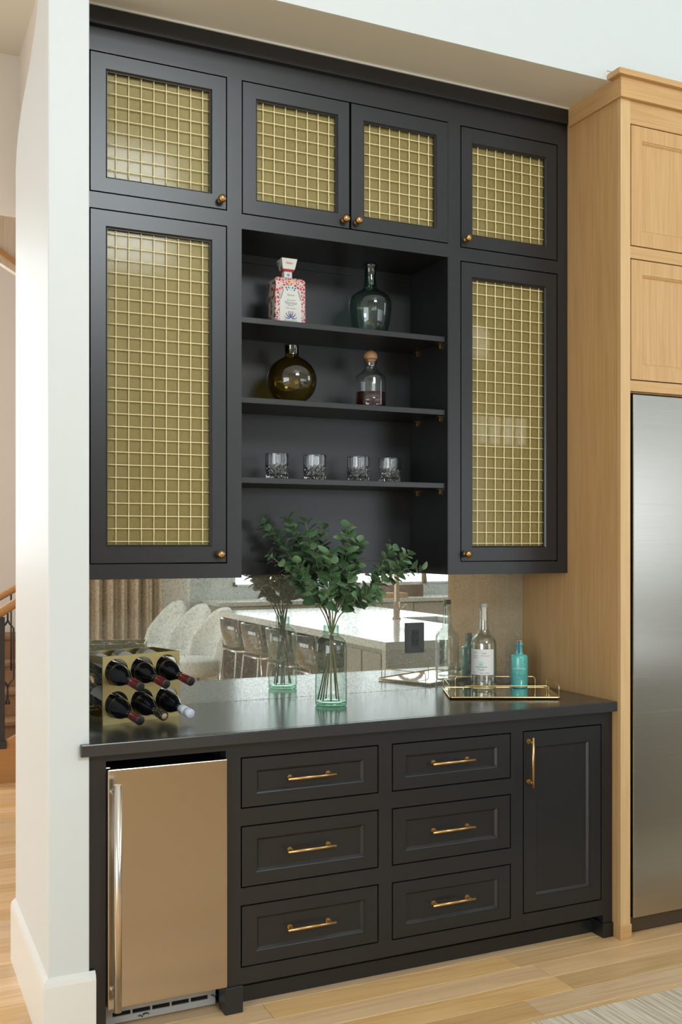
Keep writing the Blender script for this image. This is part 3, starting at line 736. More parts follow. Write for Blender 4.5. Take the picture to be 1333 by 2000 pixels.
# ================================================================== BEVERAGE FRIDGE
bf = thing('beverage_fridge', 'stainless steel under-counter fridge with tall tubular handle at the left', 'fridge', (.846, 3.12, 0))
bm = BM(); box(bm, .662, 1.036, 3.165, 3.70, .085, .815); obj('cabinet_body', bm, VOID, bf)
pbox('door', STEELW, bf, .6555, 1.0395, 3.118, 3.160, .096, .8325, bevel=.003)
dr = bf.children[-1] if bf.children else None
dr = [c for c in COL.objects if c.name.startswith('door') and c.parent == bf][0]
bm = BM(); hx = .675
tube(bm, [(hx, 3.068, .109), (hx, 3.068, .796)], .0118, 20)
for z in (.15, .76): tube(bm, [(hx, 3.12, z), (hx, 3.068, z)], .008, 10)
obj('handle', bm, STEELH, dr)
pbox('hinge', STEELH, bf, .655, .668, 3.145, 3.175, .81, .834)
bm = BM(); frame_boxes(bm, .660, 1.030, .006, .094, 3.215, 3.221, [(.690+.064*i, .748+.064*i, .027, .041) for i in range(5)])
tg = obj('toe_grille', bm, GREYMET, bf)
bm = BM(); box(bm, .665, 1.035, 3.228, 3.235, .01, .094); obj('grille_backing', bm, VOID, tg)
bm = BM()
random.seed(3)
for gx, gz in ((.775, .016), (.790, .021), (1.018, .034)):
    for k in range(4):
        a = random.uniform(-.6, .6); x = gx + k*.005
        M = Matrix.Translation((x, 3.2146, gz+random.uniform(-.004, .004))) @ Matrix.Rotation(a, 4, 'Y')
        box(bm, -.0035, .0035, -.0004, 0, -.0012, .0012, M); box(bm, -.0008, .0008, -.0004, 0, -.004, .004, M)
obj('printed_marks', bm, INK, tg, kind='stuff')

# ================================================================== OAK TALL CABINET + REFRIGERATOR
oc = thing('tall_oak_cabinet', 'tall light oak cabinet surrounding the refrigerator at the right', 'cabinet', (3.15, 3.4, 0))
pbox('side_panel', OAKV, oc, XP, XP+.02, 3.112, YM+.01, 0, 3.32, bevel=0)
pbox('post', OAKL, oc, XP, XP+.0475, 3.092, 3.112, 0, 3.32, bevel=.0012)
bm = BM(); box(bm, XP-.003, XP+.052, 3.0885, 3.12, 0, .055); obj('post_base', bm, OAKH, oc, bevel=.002)
bm = BM(); fh = [(2.668, 3.135, 2.681, 3.156), (3.15, 3.617, 2.681, 3.156), (2.668, 3.135, 2.161, 2.635), (3.15, 3.617, 2.161, 2.635)]
frame_boxes(bm, XP+.0475, 3.665, 2.120, 3.27, 3.094, 3.112, fh); bmesh.ops.remove_doubles(bm, verts=bm.verts, dist=1e-5)
obj('rails', bm, OAKH, oc)
bm = BM(); box(bm, 3.62, 3.665, 3.094, 3.112, 0, 2.12); box(bm, 3.645, 3.665, 3.112, 3.73, 0, 3.3); box(bm, XP+.02, 3.645, 3.112, 3.73, 2.115, 2.13); box(bm, XP+.02, 3.645, 3.14, 3.16, 2.13, 3.24)
obj('carcass', bm, OAKV, oc)
for h in fh: shaker(oc, 'door', *h, .054, .055, mat=OAKV, y=3.094, th=.02)
bm = BM(); yb_ = 3.74
box(bm, XP-.012, 3.68, 3.076, 3.092, 3.245, 3.322); obj('crown_fascia', bm, OAKH, oc)
bm = BM(); box(bm, XP-.0122, XP, 3.0922, 3.3995, 3.245, 3.3218); obj('crown_return', bm, OAKY, oc)
bm = BM(); box(bm, XP-.034, 3.70, 3.058, 3.128, 3.322, 3.345); obj('crown_cap', bm, OAKH, oc, bevel=.0015)

rf = thing('refrigerator', 'large built-in stainless steel refrigerator at the right edge', 'refrigerator', (3.15, 3.4, 0))
pbox('door', STEEL, rf, 2.684, 3.612, 3.096, 3.14, .072, 2.108, bevel=.003)
pbox('toe_grille', plain('dark_steel', (.12, .10, .08), .4, metal=.8), rf, 2.672, 3.612, 3.125, 3.135, .008, .066)
bm = BM(); box(bm, 2.672, 3.615, 3.1405, 3.70, .01, 2.112); obj('cabinet_body', bm, VOID, rf)

# rug
bm = BM(); box(bm, 1.72, 4.6, 1.98, 2.663, 0, .010)
tag(obj('rug', bm, RUG, None, bevel=.004), 'beige streaked low-pile rug at the lower right corner of the floor', 'rug')

# ================================================================== WINE RACK AND BOTTLES
RA = math.radians(17.2)
rk = thing('wine_rack', 'gold metal six-bottle wine rack on the left end of the counter', 'wine rack', (.700, 3.415, ZC), RA)
def plate_with_holes(bm, x0, x1, z0, z1, y0, y1, hs, r, seg=32):
    """plate in xz with round holes; grid cells one hole each"""
    nx = 3; nz = 2
    xs = [x0, (hs[0][0]+hs[1][0])/2, (hs[1][0]+hs[2][0])/2, x1]; zs = [z0, (hs[0][1]+hs[3][1])/2, z1]
    for row in range(2):
        for c in range(3):
            cx, cz = hs[row*3+c]; X0, X1, Z0, Z1 = xs[c], xs[c+1], zs[row], zs[row+1]
            ring = {}; 
            for y in (y0, y1):
                I = []; O = []
                for k in range(seg):
                    a = 2*PI*(k+.5)/seg; ca, sa = math.cos(a), math.sin(a)
                    I.append(bm.verts.new((cx+r*ca, y, cz+r*sa)))
                    tx = ((X1-cx) if ca > 0 else (X0-cx))/ca if abs(ca) > 1e-9 else 1e9
                    tz = ((Z1-cz) if sa > 0 else (Z0-cz))/sa if abs(sa) > 1e-9 else 1e9
                    t = min(tx, tz); O.append(bm.verts.new((cx+t*ca, y, cz+t*sa)))
                cor = {(1, 1): (X1, Z1), (-1, 1): (X0, Z1), (-1, -1): (X0, Z0), (1, -1): (X1, Z0)}
                for k in range(seg):
                    j = (k+1) % seg; bm.faces.new([I[k], I[j], O[j], O[k]])
                    ok, oj = O[k].co, O[j].co
                    if abs(ok.x-oj.x) > 1e-6 and abs(ok.z-oj.z) > 1e-6:
                        px = ok.x if (abs(ok.x-X0) < 1e-6 or abs(ok.x-X1) < 1e-6) else oj.x
                        pz = ok.z if (abs(ok.z-Z0) < 1e-6 or abs(ok.z-Z1) < 1e-6) else oj.z
                        bm.faces.new([O[k], O[j], bm.verts.new((px, y, pz))])
                ring[y] = I
            for k in range(seg):
                j = (k+1) % seg; f = bm.faces.new([ring[y0][k], ring[y1][k], ring[y1][j], ring[y0][j]]); f.smooth = True
RWd, RH, RD = .304, .231, .185
HX = (.0535, .152, .2505); HZ = (.066, .1765)
holes = [(x, z) for z in HZ for x in HX]
bm = BM(); plate_with_holes(bm, 0, RWd, 0, RH, 0, .004, holes, .0445)
for (a, b, c, d) in ((0, RWd, RH-.0001, RH),): pass
box(bm, 0, RWd, .0, .004, RH-.0005, RH); box(bm, 0, .0006, 0, .004, 0, RH); box(bm, RWd-.0006, RWd, 0, .004, 0, RH)
obj('front_plate', bm, RACK, rk, world=False)
for (a, b, c, d, e, f_) in ((0, .004, .004, RD, RH-.026, RH), (RWd-.004, RWd, .004, RD, RH-.026, RH), (0, .004, .004, RD, 0, .024), (RWd-.004, RWd, .004, RD, 0, .024), (.004, RWd-.004, RD-.004, RD, RH-.026, RH), (.004, RWd-.004, RD-.004, RD, 0, .024)):
    bm = BM(); box(bm, a, b, c, d, e, f_); obj('band', bm, RACK, rk, world=False)
for xc in (.0, RWd-.006):
    bm = BM(); box(bm, xc, xc+.006, RD-.006, RD, .024, RH-.026); obj('rear_upright', bm, RACK, rk, world=False)
for zr in (HZ[0]-.0205, HZ[1]-.0205):
    bm = BM(); tube(bm, [(.004, .14, zr), (RWd-.004, .14, zr)], .003, 8); obj('rear_rest', bm, RACK, rk, world=False)
bm = BM(); box(bm, .004, RWd-.004, .004, RD-.004, 0, .003)
obj('base_plate', bm, RACK, rk, world=False)
bprof = [(0, 0), (.030, 0), (.0375, .008), (.0375, .175), (.036, .19), (.030, .212), (.020, .232), (.0150, .246), (.0140, .262)]
def wine_bottle(i, cap):
    x, z = holes[i]
    names = ['lower left', 'lower middle', 'lower right', 'upper left', 'upper middle', 'upper right']
    caps = {'red': 'burgundy foil', 'cork': 'exposed cork and black lip', 'white': 'white screw cap'}
    b = thing('wine_bottle', 'wine bottle with %s, %s hole of gold rack' % (caps[cap], names[i]), 'bottle', (0, 0, 0), 0, 'wine bottles in the gold rack')
    # axis: local z of the bottle points out of the rack (rack -y), tipped a little down
    Mr = Matrix.Translation((.700, 3.415, ZC)) @ Matrix.Rotation(RA, 4, 'Z')
    M = Mr @ Matrix.Translation((x, .166, z+.0235)) @ Matrix.Rotation(PI/2 + math.radians(10.5), 4, 'X')
    b.matrix_basis = M
    bm = BM(); lathe(bm, bprof, 28); obj('glass_body', bm, WINEG, b, world=False)
    bm = BM(); lathe(bm, [(.0141, .255), (.0138, .275), (.0140, .283)], 20); obj('neck', bm, NECKG, b, world=False)
    if cap == 'red':
        bm = BM(); lathe(bm, [(.0145, .270), (.0150, .272), (.0152, .3225), (.0150, .3235)], 24); obj('foil', bm, FOILR, b, world=False)
        bm = BM(); lathe(bm, [(.0158, .3190), (.0158, .3245), (.0125, .3262), (0, .3262)], 24); obj('foil_top', bm, FOILB, b, world=False)
    elif cap == 'cork':
        bm = BM(); lathe(bm, [(.0145, .272), (.0152, .273), (.0152, .295), (.0162, .296), (.0162, .312), (.0105, .313), (.0105, .3125)], 24); obj('lip', bm, FOILB, b, world=False)
        bm = BM(); lathe(bm, [(0, .300), (.0104, .300), (.0104, .3145), (0, .3145)], 20); obj('cork', bm, CORK, b, world=False)
    else:
        bm = BM(); lathe(bm, [(.0150, .262), (.0160, .263), (.0160, .296), (.0152, .2965), (.0152, .2985), (.0160, .299), (.0160, .3225), (.0145, .324), (0, .324)], 28); obj('screw_cap', bm, FOILW, b, world=False)
    if i != 1:
        bm = BM(); n = 20; r = .0379
        A = []; B = []
        for k in range(n+1):
            a = PI/2 - 1.25 + 2.5*k/n; A.append(bm.verts.new((r*math.cos(a), r*math.sin(a), .045))); B.append(bm.verts.new((r*math.cos(a), r*math.sin(a), .135)))
        for k in range(n): f = bm.faces.new([A[k], A[k+1], B[k+1], B[k]]); f.smooth = True
        lb = obj('paper_label', bm, LABELC, b, world=False)
    # settle with the label up
    return b
for i, c in enumerate(('red', 'cork', 'white', 'red', 'red', 'red')): wine_bottle(i, c)

# ================================================================== GREEN VASE WITH EUCALYPTUS
VX, VY = 1.573, 3.489
vs = thing('glass_vase', 'tall pale green glass bottle vase standing on the counter', 'vase', (VX, VY, ZC+.0004))
bm = BM()
lathe(bm, [(.057, .012), (.0600, .016), (.0605, .05), (.0595, .12), (.0605, .20), (.0600, .228), (.0565, .243), (.048, .254), (.036, .2605), (.0295, .265), (.0290, .272), (.0290, .300), (.0305, .303), (.0265, .303), (.026, .268)], 40, cap0=False, cap1=False)
obj('body', bm, GLASSG, vs, world=False)
bm = BM(); lathe(bm, [(0, 0), (.054, 0), (.0595, .004), (.0605, .010), (.0580, .016), (.04, .013), (0, .011)], 40); p = obj('thick_base', bm, GLASSB, vs, world=False); p['label'] = 'darker green thick glass base'

eu = thing('eucalyptus_bunch', 'bunch of round-leaved eucalyptus stems standing in the green glass vase', 'plant', (VX, VY, ZC+.02))
# leaf mesh: ovate, gently cupped; local +x from the base, normal +z
def leaf_mesh(wr, cup):
    bm = BM(); n = 7; rows = []
    for i in range(n+1):
        t = i/n; wd = wr*math.sin(PI*min(1, t**.9*.96+.03))**.55 if 0 < t < 1 else (.03 if t == 0 else .10)
        zc = -cup*(t-.5)**2*4*.5 + .0
        rows.append([bm.verts.new((t, s*wd, zc + abs(s)*.10*wd*2)) for s in (-1, -.5, 0, .5, 1)])
    for A, B in zip(rows, rows[1:]):
        for k in range(4): f = bm.faces.new([A[k], A[k+1], B[k+1], B[k]]); f.smooth = True
    me = bpy.data.meshes.new('leaf'); bm.to_mesh(me); bm.free(); me.materials.append(LEAF); return me
LM = [leaf_mesh(.42, .18), leaf_mesh(.46, .28), leaf_mesh(.37, .12), leaf_mesh(.44, -.15)]
RIGHT = Vector((.9075, -.42, 0)); FWD = Vector((.42, .9075, 0)); UP = Vector((0, 0, 1))
def P(r, h, d):  # metres right / above the counter / away, from the vase axis
    return Vector((VX, VY, ZC)) + RIGHT*r + UP*h + FWD*d
def bez(pts, n):
    """smooth curve through control points (Catmull-Rom)"""
    q = [pts[0]*2-pts[1]] + pts + [pts[-1]*2-pts[-2]]; out = []
    for i in range(1, len(q)-2):
        for k in range(n):
            t = k/n; a, b, c, d = q[i-1:i+3]
            out.append(.5*((2*b)+(c-a)*t+(2*a-5*b+4*c-d)*t*t+(3*b-a-3*c+d)*t**3))
    out.append(q[-2]); return out
random.seed(21)
nleaf = 0
def stem(ctrl, start, size, tip, step=.0185, woody=False, r=.0026, twig=False):
    global nleaf
    pts = bez([P(*c) for c in ctrl], 8)
    bm = BM(); n = len(pts); tube(bm, pts, [r*(1-.6*i/n) for i in range(n)], 6)
    s = obj('stem', bm, WOODY if woody else STEM, eu); inv = wpos(s).inverted()
    # walk
    acc = 0; nxt = start; ph = random.random()*PI; tot = sum((b-a).length for a, b in zip(pts, pts[1:]))
    for a, b in zip(pts, pts[1:]):
        sl_ = (b-a).length; d = (b-a).normalized()
        while acc+sl_ >= nxt:
            p = a + d*(nxt-acc); t = (nxt-start)/max(1e-6, tot-start)
            sz = size*(1-t)+tip*t; side = d.cross(UP if abs(d.z) < .95 else RIGHT).normalized(); oth = d.cross(side).normalized()
            for k in (0, 1):
                if random.random() < .06: continue
                ang = ph + k*PI + random.uniform(-.35, .35)
                out = (side*math.cos(ang)+oth*math.sin(ang)); ax = (out + d*random.uniform(.25, .75) + UP*random.uniform(-.15, .2)).normalized()
                nr = (d*1.0 - out*.4 + Vector((random.uniform(-.5, .5), random.uniform(-.9, .1), random.uniform(-.3, .5)))); nr = (nr - ax*nr.dot(ax)).normalized()
                yv = nr.cross(ax).normalized(); M = Matrix((ax, yv, nr)).transposed().to_4x4()
                q = sz*random.uniform(1.0, 1.35)
                o = bpy.data.objects.new('leaf', random.choice(LM)); COL.objects.link(o); o.parent = s
                o.matrix_basis = inv @ Matrix.Translation(p + ax*.004) @ M @ Matrix.Scale(q, 4); nleaf += 1
            ph += PI/2 + random.uniform(-.3, .3); nxt += step*random.uniform(.85, 1.15)*(1-.35*t)
        acc += sl_
    return s
# (right, height, away) control points
stem([(.02, .02, .02), (0, .30, 0), (-.09, .46, -.01), (-.17, .58, .02), (-.262, .69, .03)], .44, .046, .028, woody=True)
stem([(.03, .02, -.02), (-.005, .30, .01), (-.06, .46, .04), (-.12, .60, .06), (-.165, .705, .05)], .46, .044, .03)
stem([(-.03, .02, .02), (0, .30, -.01), (-.03, .45, -.03), (-.07, .60, -.02), (-.10, .70, .0)], .44, .044, .028)
stem([(-.03, .02, -.01), (.005, .30, .0), (-.01, .48, .05), (-.035, .60, .07), (-.035, .675, .06)], .44, .042, .026)
stem([(-.04, .02, 0), (.01, .30, .01), (.03, .46, .02), (.06, .58, .01), (.058, .665, .0)], .40, .048, .036)
stem([(-.02, .02, .03), (.01, .30, -.01), (.05, .44, .06), (.09, .55, .07), (.10, .625, .06)], .40, .048, .034)
stem([(.02, .02, .03), (-.01, .30, -.02), (-.10, .45, -.05), (-.17, .52, -.05), (-.238, .572, -.04)], .44, .042, .018)
stem([(.0, .02, -.03), (-.005, .30, -.02), (-.01, .40, -.06), (.0, .50, -.08), (-.01, .585, -.08)], .37, .050, .034)
stem([(-.03, .02, -.02), (.005, .30, -.01), (.04, .38, -.04), (.06, .45, -.05), (.07, .52, -.04)], .36, .050, .038)
stem([(.0, .02, .0), (-.005, .30, -.01), (-.06, .42, -.06), (-.10, .49, -.07), (-.14, .56, -.06)], .38, .048, .032, woody=True)
# the long branch reaching to the right, with side twigs
stem([(-.05, .02, .01), (.015, .30, .0), (.07, .37, -.02), (.15, .435, -.05), (.22, .50, -.06), (.29, .575, -.06)], .36, .050, .026, woody=True)
stem([(.18, .462, -.055), (.26, .505, -.05), (.31, .52, -.04), (.348, .512, -.04)], .02, .036, .026, r=.0018)
stem([(.15, .437, -.05), (.18, .51, -.03), (.205, .56, -.02), (.235, .605, -.02)], .03, .042, .026, r=.0018)
stem([(.08, .38, -.025), (.12, .41, -.06), (.17, .425, -.08)], .02, .044, .034, r=.0018)

# ================================================================== TRAY AND BOTTLES
TA = -math.radians(24.8)
TW, TD = .432, .285
tr = thing('serving_tray', 'rectangular gold wire tray with a mirrored base on the counter', 'tray', (2.056, 3.425, ZC), TA)
bm = BM(); box(bm, .003, TW-.003, .003, TD-.003, .005, .008); p = obj('mirror_base', bm, MIRBASE, tr, world=False); p['label'] = 'mirrored tray base'
def rrect(x0, x1, y0, y1, r, n=5):
    out = []
    for cx, cy, a0 in ((x1-r, y0+r, -PI/2), (x1-r, y1-r, 0), (x0+r, y1-r, PI/2), (x0+r, y0+r, PI)):
        for k in range(n+1): a = a0+PI/2*k/n; out.append((cx+r*math.cos(a), cy+r*math.sin(a)))
    return out
bm = BM(); pr = rrect(0, TW, 0, TD, .012); tube(bm, [(x, y, .0075) for x, y in pr+pr[:2]], .0042, 8, caps=False); obj('rim', bm, GOLD, tr, world=False)
def hoop(p0, p1, h=.046, r=.012):
    p0 = Vector(p0); p1 = Vector(p1); d = (p1-p0).normalized(); pts = [p0]
    for k in range(5): a = PI/2*k/4; pts.append(p0 + d*(r-r*math.cos(a)) + UP*(h-r+r*math.sin(a)))
    for k in range(5): a = PI/2*(1-k/4); pts.append(p1 - d*(r-r*math.cos(a)) + UP*(h-r+r*math.sin(a)))
    pts.append(p1); bm = BM(); tube(bm, pts, .0018, 8); obj('rail_hoop', bm, GOLD, tr, world=False)
hoop((.052, .001, .007), (.388, .001, .007)); hoop((.052, TD-.001, .007), (.388, TD-.001, .007))
hoop((0, .022, .007), (0, TD-.022, .007)); hoop((TW, .022, .007), (TW, TD-.022, .007))

ZT_ = ZC+.0084
cb = thing('spirit_bottle', 'tall clear glass liquor bottle with a white label on the gold tray', 'bottle', (2.318, 3.590, ZT_))
bm = BM()
lathe(bm, [(0, .0), (.048, 0), (.0520, .004), (.0525, .02), (.0525, .185), (.0505, .198), (.044, .210), (.033, .222), (.0235, .232), (.0205, .245), (.0185, .28), (.0165, .322), (.0165, .340)], 40)
lathe(bm, [(0, .016), (.046, .018), (.0490, .024), (.0490, .184), (.047, .196), (.0405, .207), (.030, .219), (.0205, .230), (.0175, .245), (.0158, .28), (.0135, .322), (0, .322)], 40)
obj('glass_body', bm, CLEARG, cb, world=False)
bm = BM(); lathe(bm, [(.0168, .334), (.0172, .335), (.0172, .352), (.0160, .354), (0, .354)], 24); obj('stopper', bm, plain('grey_stopper', (.38, .36, .30), .4), cb, world=False)
a_cam = math.atan2(-3.59, -2.318)
def cyl_patch(name, parent, mat, r, a0, a1, z0, z1, n=20):
    bm = BM(); A = []; B = []
    for k in range(n+1):
        a = a0+(a1-a0)*k/n; A.append(bm.verts.new((r*math.cos(a), r*math.sin(a), z0))); B.append(bm.verts.new((r*math.cos(a), r*math.sin(a), z1)))
    for k in range(n): f = bm.faces.new([A[k], A[k+1], B[k+1], B[k]]); f.smooth = True
    return obj(name, bm, mat, parent, world=False)
# label turned a little to the left of the camera
lb = cyl_patch('front_label', cb, LABELW, .0529, a_cam-1.35, a_cam+.87, .060, .166)
ac = a_cam-.22
bm = BM(); lines_of_text(bm, [('CASAMIGOS', .0092, 0, .0925, 0), ('Tequila', .0095, 0, .082, .2), ('Casa', .009, .012, .150, .3), ('Blanco', .0065, -.026, .152, .3),
    ('Fine spirit', .0055, -.026, .139, .3), ('100% Agave Azul', .0055, .018, .139, .3), ('Small batch', .005, -.026, .131, .3), ('No. 1', .006, -.026, .070, .3), ('Hecho en Mexico', .006, .016, .068, .3)])
bend(bm, .0532, ac); o = obj('label_print', bm, INK, lb, world=False)
bm = BM()
for k in range(-6, 7):
    a = k*.21; hgt = .022*(1-.35*abs(k)/6); x0 = .014*math.sin(a)*.5
    A = bm.verts.new((x0-.0012, 0, .100)); B = bm.verts.new((x0+.0012, 0, .100)); C_ = bm.verts.new((x0+math.sin(a)*hgt, 0, .100+math.cos(a)*hgt)); bm.faces.new([A, B, C_])
bend(bm, .0532, ac); obj('agave_emblem', bm, INKT, lb, world=False)
nb = cyl_patch('neck_label', cb, plain('neck_paper', (.60, .58, .50), .5), .0186, a_cam-.45, a_cam+.65, .283, .338, 8)
for v in nb.data.vertices:
    if v.co.z > .3: v.co.x *= .92; v.co.y *= .92

tb = thing('teal_bottle', 'small teal glass bottle with cork and pale lettering on the gold tray', 'bottle', (2.462, 3.542, ZT_))
bm = BM(); lathe(bm, [(0, 0), (.034, 0), (.0362, .004), (.0362, .126), (.0345, .133), (.028, .138), (.018, .140), (.0155, .143), (.0148, .150), (.0146, .178), (.0162, .179), (.0162, .186), (.0125, .187), (.0122, .182)], 36, cap1=False)
obj('glass_body', bm, TEAL, tb, world=False)
bm = BM(); lathe(bm, [(0, .178), (.012, .178), (.0125, .198), (0, .198)], 20); obj('cork', bm, CORK, tb, world=False)
a2 = math.atan2(-3.542, -2.462)
cyl_patch('neck_strip', tb, INKB, .0166, a2-.25, a2+.15, .143, .196, 4)
bm = BM(); lines_of_text(bm, [('PONTMORE', .0105, 0, .083, 0)])
for v in bm.verts: v.co.z -= (v.co.x/.03)**2*.004
bend(bm, .0365, a2); obj('lettering', bm, INKW, tb, world=False)
bm = BM(); lines_of_text(bm, [('DISTILLED SPIRIT', .0042, 0, .0745, 0), ('BATCH', .0038, 0, .0680, 0), ('SMALL BATCH 47', .0045, -.010, .0595, 0), ('SMALL BATCH 47', .0045, .014, .0550, 0), ('750 ML', .0042, -.010, .0525, 0), ('LEMON PEEL & BAY', .0040, .012, .0495, 0), ('42.4% ALC', .0040, .013, .0435, 0), ('PRODUCT OF THE COAST', .0036, .008, .037, 0)])
bend(bm, .0365, a2); obj('small_print', bm, plain('dark_teal_print', (.02, .12, .12), .4), tb, world=False)
bm = BM(); lines_of_text(bm, [('&', .009, .024, .111, 0)]); bend(bm, .0365, a2); obj('round_mark', bm, plain('navy_print', (.02, .08, .11), .4), tb, world=False)

# ================================================================== SHELF OBJECTS
Z1, Z2, Z3 = SH
# ceramic bottle
ct = thing('ceramic_bottle', 'square painted ceramic tequila bottle with red ornament on the top shelf', 'bottle', (1.413, 3.5375, Z1))
def rbox(bm, x0, x1, y0, y1, zs, rr):
    """rounded-top block: list of (z, inset)"""
    rings = []
    for z, ins in zs: rings.append([bm.verts.new((x, y, z)) for x, y in rrect(x0+ins, x1-ins, y0+ins, y1-ins, rr, 3)])
    for A, B in zip(rings, rings[1:]):
        for k in range(len(A)): f = bm.faces.new([A[k], A[(k+1) % len(A)], B[(k+1) % len(A)], B[k]]); f.smooth = False
    bm.faces.new(list(reversed(rings[0]))); bm.faces.new(rings[-1])
bm = BM(); rbox(bm, -.061, .061, -.0375, .0375, [(0, 0), (.163, .0005), (.172, .003), (.178, .009), (.181, .018)], .004)
o = obj('body', bm, CERDAM, ct, world=False)
o.data.materials.append(CERSIDE)
for pgn in o.data.polygons:
    if abs(pgn.normal.x) > .7: pgn.material_index = 1
bm = BM()
outl = [(-.043, .0), (.043, 0), (.043, .105), (.036, .128), (.022, .143), (0, .148), (-.022, .143), (-.036, .128), (-.043, .105)]
prism(bm, outl, 1, -.0385, -.0376); pn = obj('front_panel', bm, CERAM, ct, world=False)
bm = BM(); lines_of_text(bm, [('TEQUILA', .0125, 0, .082, 0), ('100% AGAVE', .0062, 0, .093, 0), ('REPOSADO', .0052, 0, .073, 0), ('Hecho en Jalisco', .0060, 0, .063, .3), ('Reserva', .009, 0, .112, .3), ('40% ALC 80 PROOF', .0060, 0, .017, 0), ('PRODUCT OF MEXICO', .0068, 0, .009, 0)])
for v in bm.verts: v.co.y -= .0388
obj('panel_print', bm, INK, pn, world=False)
bm = BM()
for a, ln in ((-1.45, .026), (-.88, .030), (-.38, .032), (0, .031), (.38, .032), (.88, .030), (1.45, .026)):
    dx, dz = math.sin(a), math.cos(a); px, pz = dz, -dx
    pts = [(-px*.0012+dx*.004, .024-pz*.0012+dz*.004), (dx*ln*.5-px*.0022, .024+dz*ln*.5-pz*.0022), (dx*ln, .024+dz*ln), (dx*ln*.5+px*.0022, .024+dz*ln*.5+pz*.0022), (px*.0012+dx*.004, .024+pz*.0012+dz*.004)]
    bm.faces.new([bm.verts.new((x, -.0389, z)) for x, z in pts])
obj('agave_motif', bm, INKB, pn, world=False)
def dots(name, mat, pts, par, y=-.0389):
    bm = BM()
    for x, z, rx, rz, a in pts:
        bm.faces.new([bm.verts.new((x+rx*math.cos(t)*math.cos(a)-rz*math.sin(t)*math.sin(a), y, z+rx*math.cos(t)*math.sin(a)+rz*math.sin(t)*math.cos(a))) for t in [2*PI*k/10 for k in range(10)]])
    obj(name, bm, mat, par, world=False)
dots('red_dots', INKR, [(-.006, .050, .002, .003, 0), (.006, .050, .002, .003, 0), (-.017, .043, .002, .003, .6), (.017, .043, .002, .003, -.6), (-.023, .030, .002, .002, 0), (.023, .030, .002, .002, 0)], pn)
dots('blue_flower', INKB, [(-.018, .138, .004, .003, .5), (-.014, .131, .003, .003, 0), (.018, .138, .004, .003, -.5), (.014, .131, .003, .003, 0), (-.008, .140, .0025, .004, 0), (.008, .140, .0025, .004, 0)], pn)
dots('turquoise_flower', INKT, [(-.004, .137, .003, .003, 0), (.004, .137, .003, .003, 0), (0, .142, .003, .003, 0), (0, .131, .003, .003, 0)], pn)
dots('yellow_petals', INKY, [(-.013, .162, .0035, .0055, -.4), (0, .160, .0035, .006, 0), (.013, .161, .0035, .0055, .4)], ct, -.0381)
dots('leaf_sprays', INK, [(-.030-.002*k, .128-.006*k, .0018, .0032, .7) for k in range(6)]+[(.030+.002*k, .128-.006*k, .0018, .0032, -.7) for k in range(6)], pn)
bm = BM(); rbox(bm, -.0165, .0165, -.014, .014, [(.176, 0), (.208, 0)], .004); obj('neck', bm, CERAM, ct, world=False)
dots('neck_emblem', INKB, [(0, .192, .0015, .007, 0), (-.004, .193, .0015, .004, .4), (.004, .193, .0015, .004, -.4)], ct, -.0145)
bm = BM(); rbox(bm, -.024, .024, -.020, .020, [(.205, .002), (.209, 0), (.213, .003)], .005); obj('red_collar', bm, CERRED, ct, world=False)
bm = BM()
R0 = [bm.verts.new((x, y, .213)) for x, y in ((-.024, -.020), (.024, -.020), (.024, .020), (-.024, .020))]; R1 = [bm.verts.new((x, y, .252)) for x, y in ((-.0315, -.0275), (.0315, -.0275), (.0315, .0275), (-.0315, .0275))]
for k in range(4): bm.faces.new([R0[k], R0[(k+1) % 4], R1[(k+1) % 4], R1[k]])
bm.faces.new(list(reversed(R0))); bm.faces.new(R1)
stp = obj('stopper', bm, CERAM, ct, world=False, bevel=.001); stp.data.materials.append(CERSIDE)
for pgn in stp.data.polygons:
    if abs(pgn.normal.x) > .7: pgn.material_index = 1
bm = BM(); lines_of_text(bm, [('Señor', .012, 0, 0, .3)])
for v in bm.verts:
    z = v.co.z; v.co = Vector((v.co.x, -.0250-(z+.0025)*.19, .235+z))
obj('stopper_script', bm, INKR, stp, world=False)

# demijohn
dj = thing('demijohn_bottle', 'blue-green glass demijohn bottle on the right of the top shelf', 'bottle', (1.778, 3.570, Z1+.0003))
bm = BM(); lathe(bm, [(0, .012), (.045, .006), (.058, .0), (.064, .006), (.0755, .05), (.0825, .09), (.0848, .118), (.0830, .140), (.074, .158), (.055, .172), (.036, .182), (.027, .192), (.0245, .205), (.0225, .24), (.0235, .270), (.0255, .273), (.0275, .279), (.0265, .286), (.0235, .291), (.0185, .290), (.0185, .2)], 40, cap0=False, cap1=False)
obj('body', bm, GLASSD, dj, world=False)
# round olive vase
ov = thing('round_bottle_vase', 'round olive-amber glass vase on the middle shelf', 'vase', (1.4457, 3.570, Z2+.0003))
pr = [(0, .008), (.025, .004), (.038, 0)]
for k in range(1, 20):
    a = -PI/2 + PI*k/20
    x, z = .0952*math.cos(a), .0925+.0925*math.sin(a)
    if x > .040 or k > 4:
        if z < .180 and x > .027: pr.append((x, z))
pr += [(.0275, .183), (.0262, .192), (.0262, .224), (.0272, .227), (.0240, .227), (.0235, .2)]
bm = BM(); lathe(bm, pr, 44, cap0=False, cap1=False); obj('body', bm, GLASSO, ov, world=False)
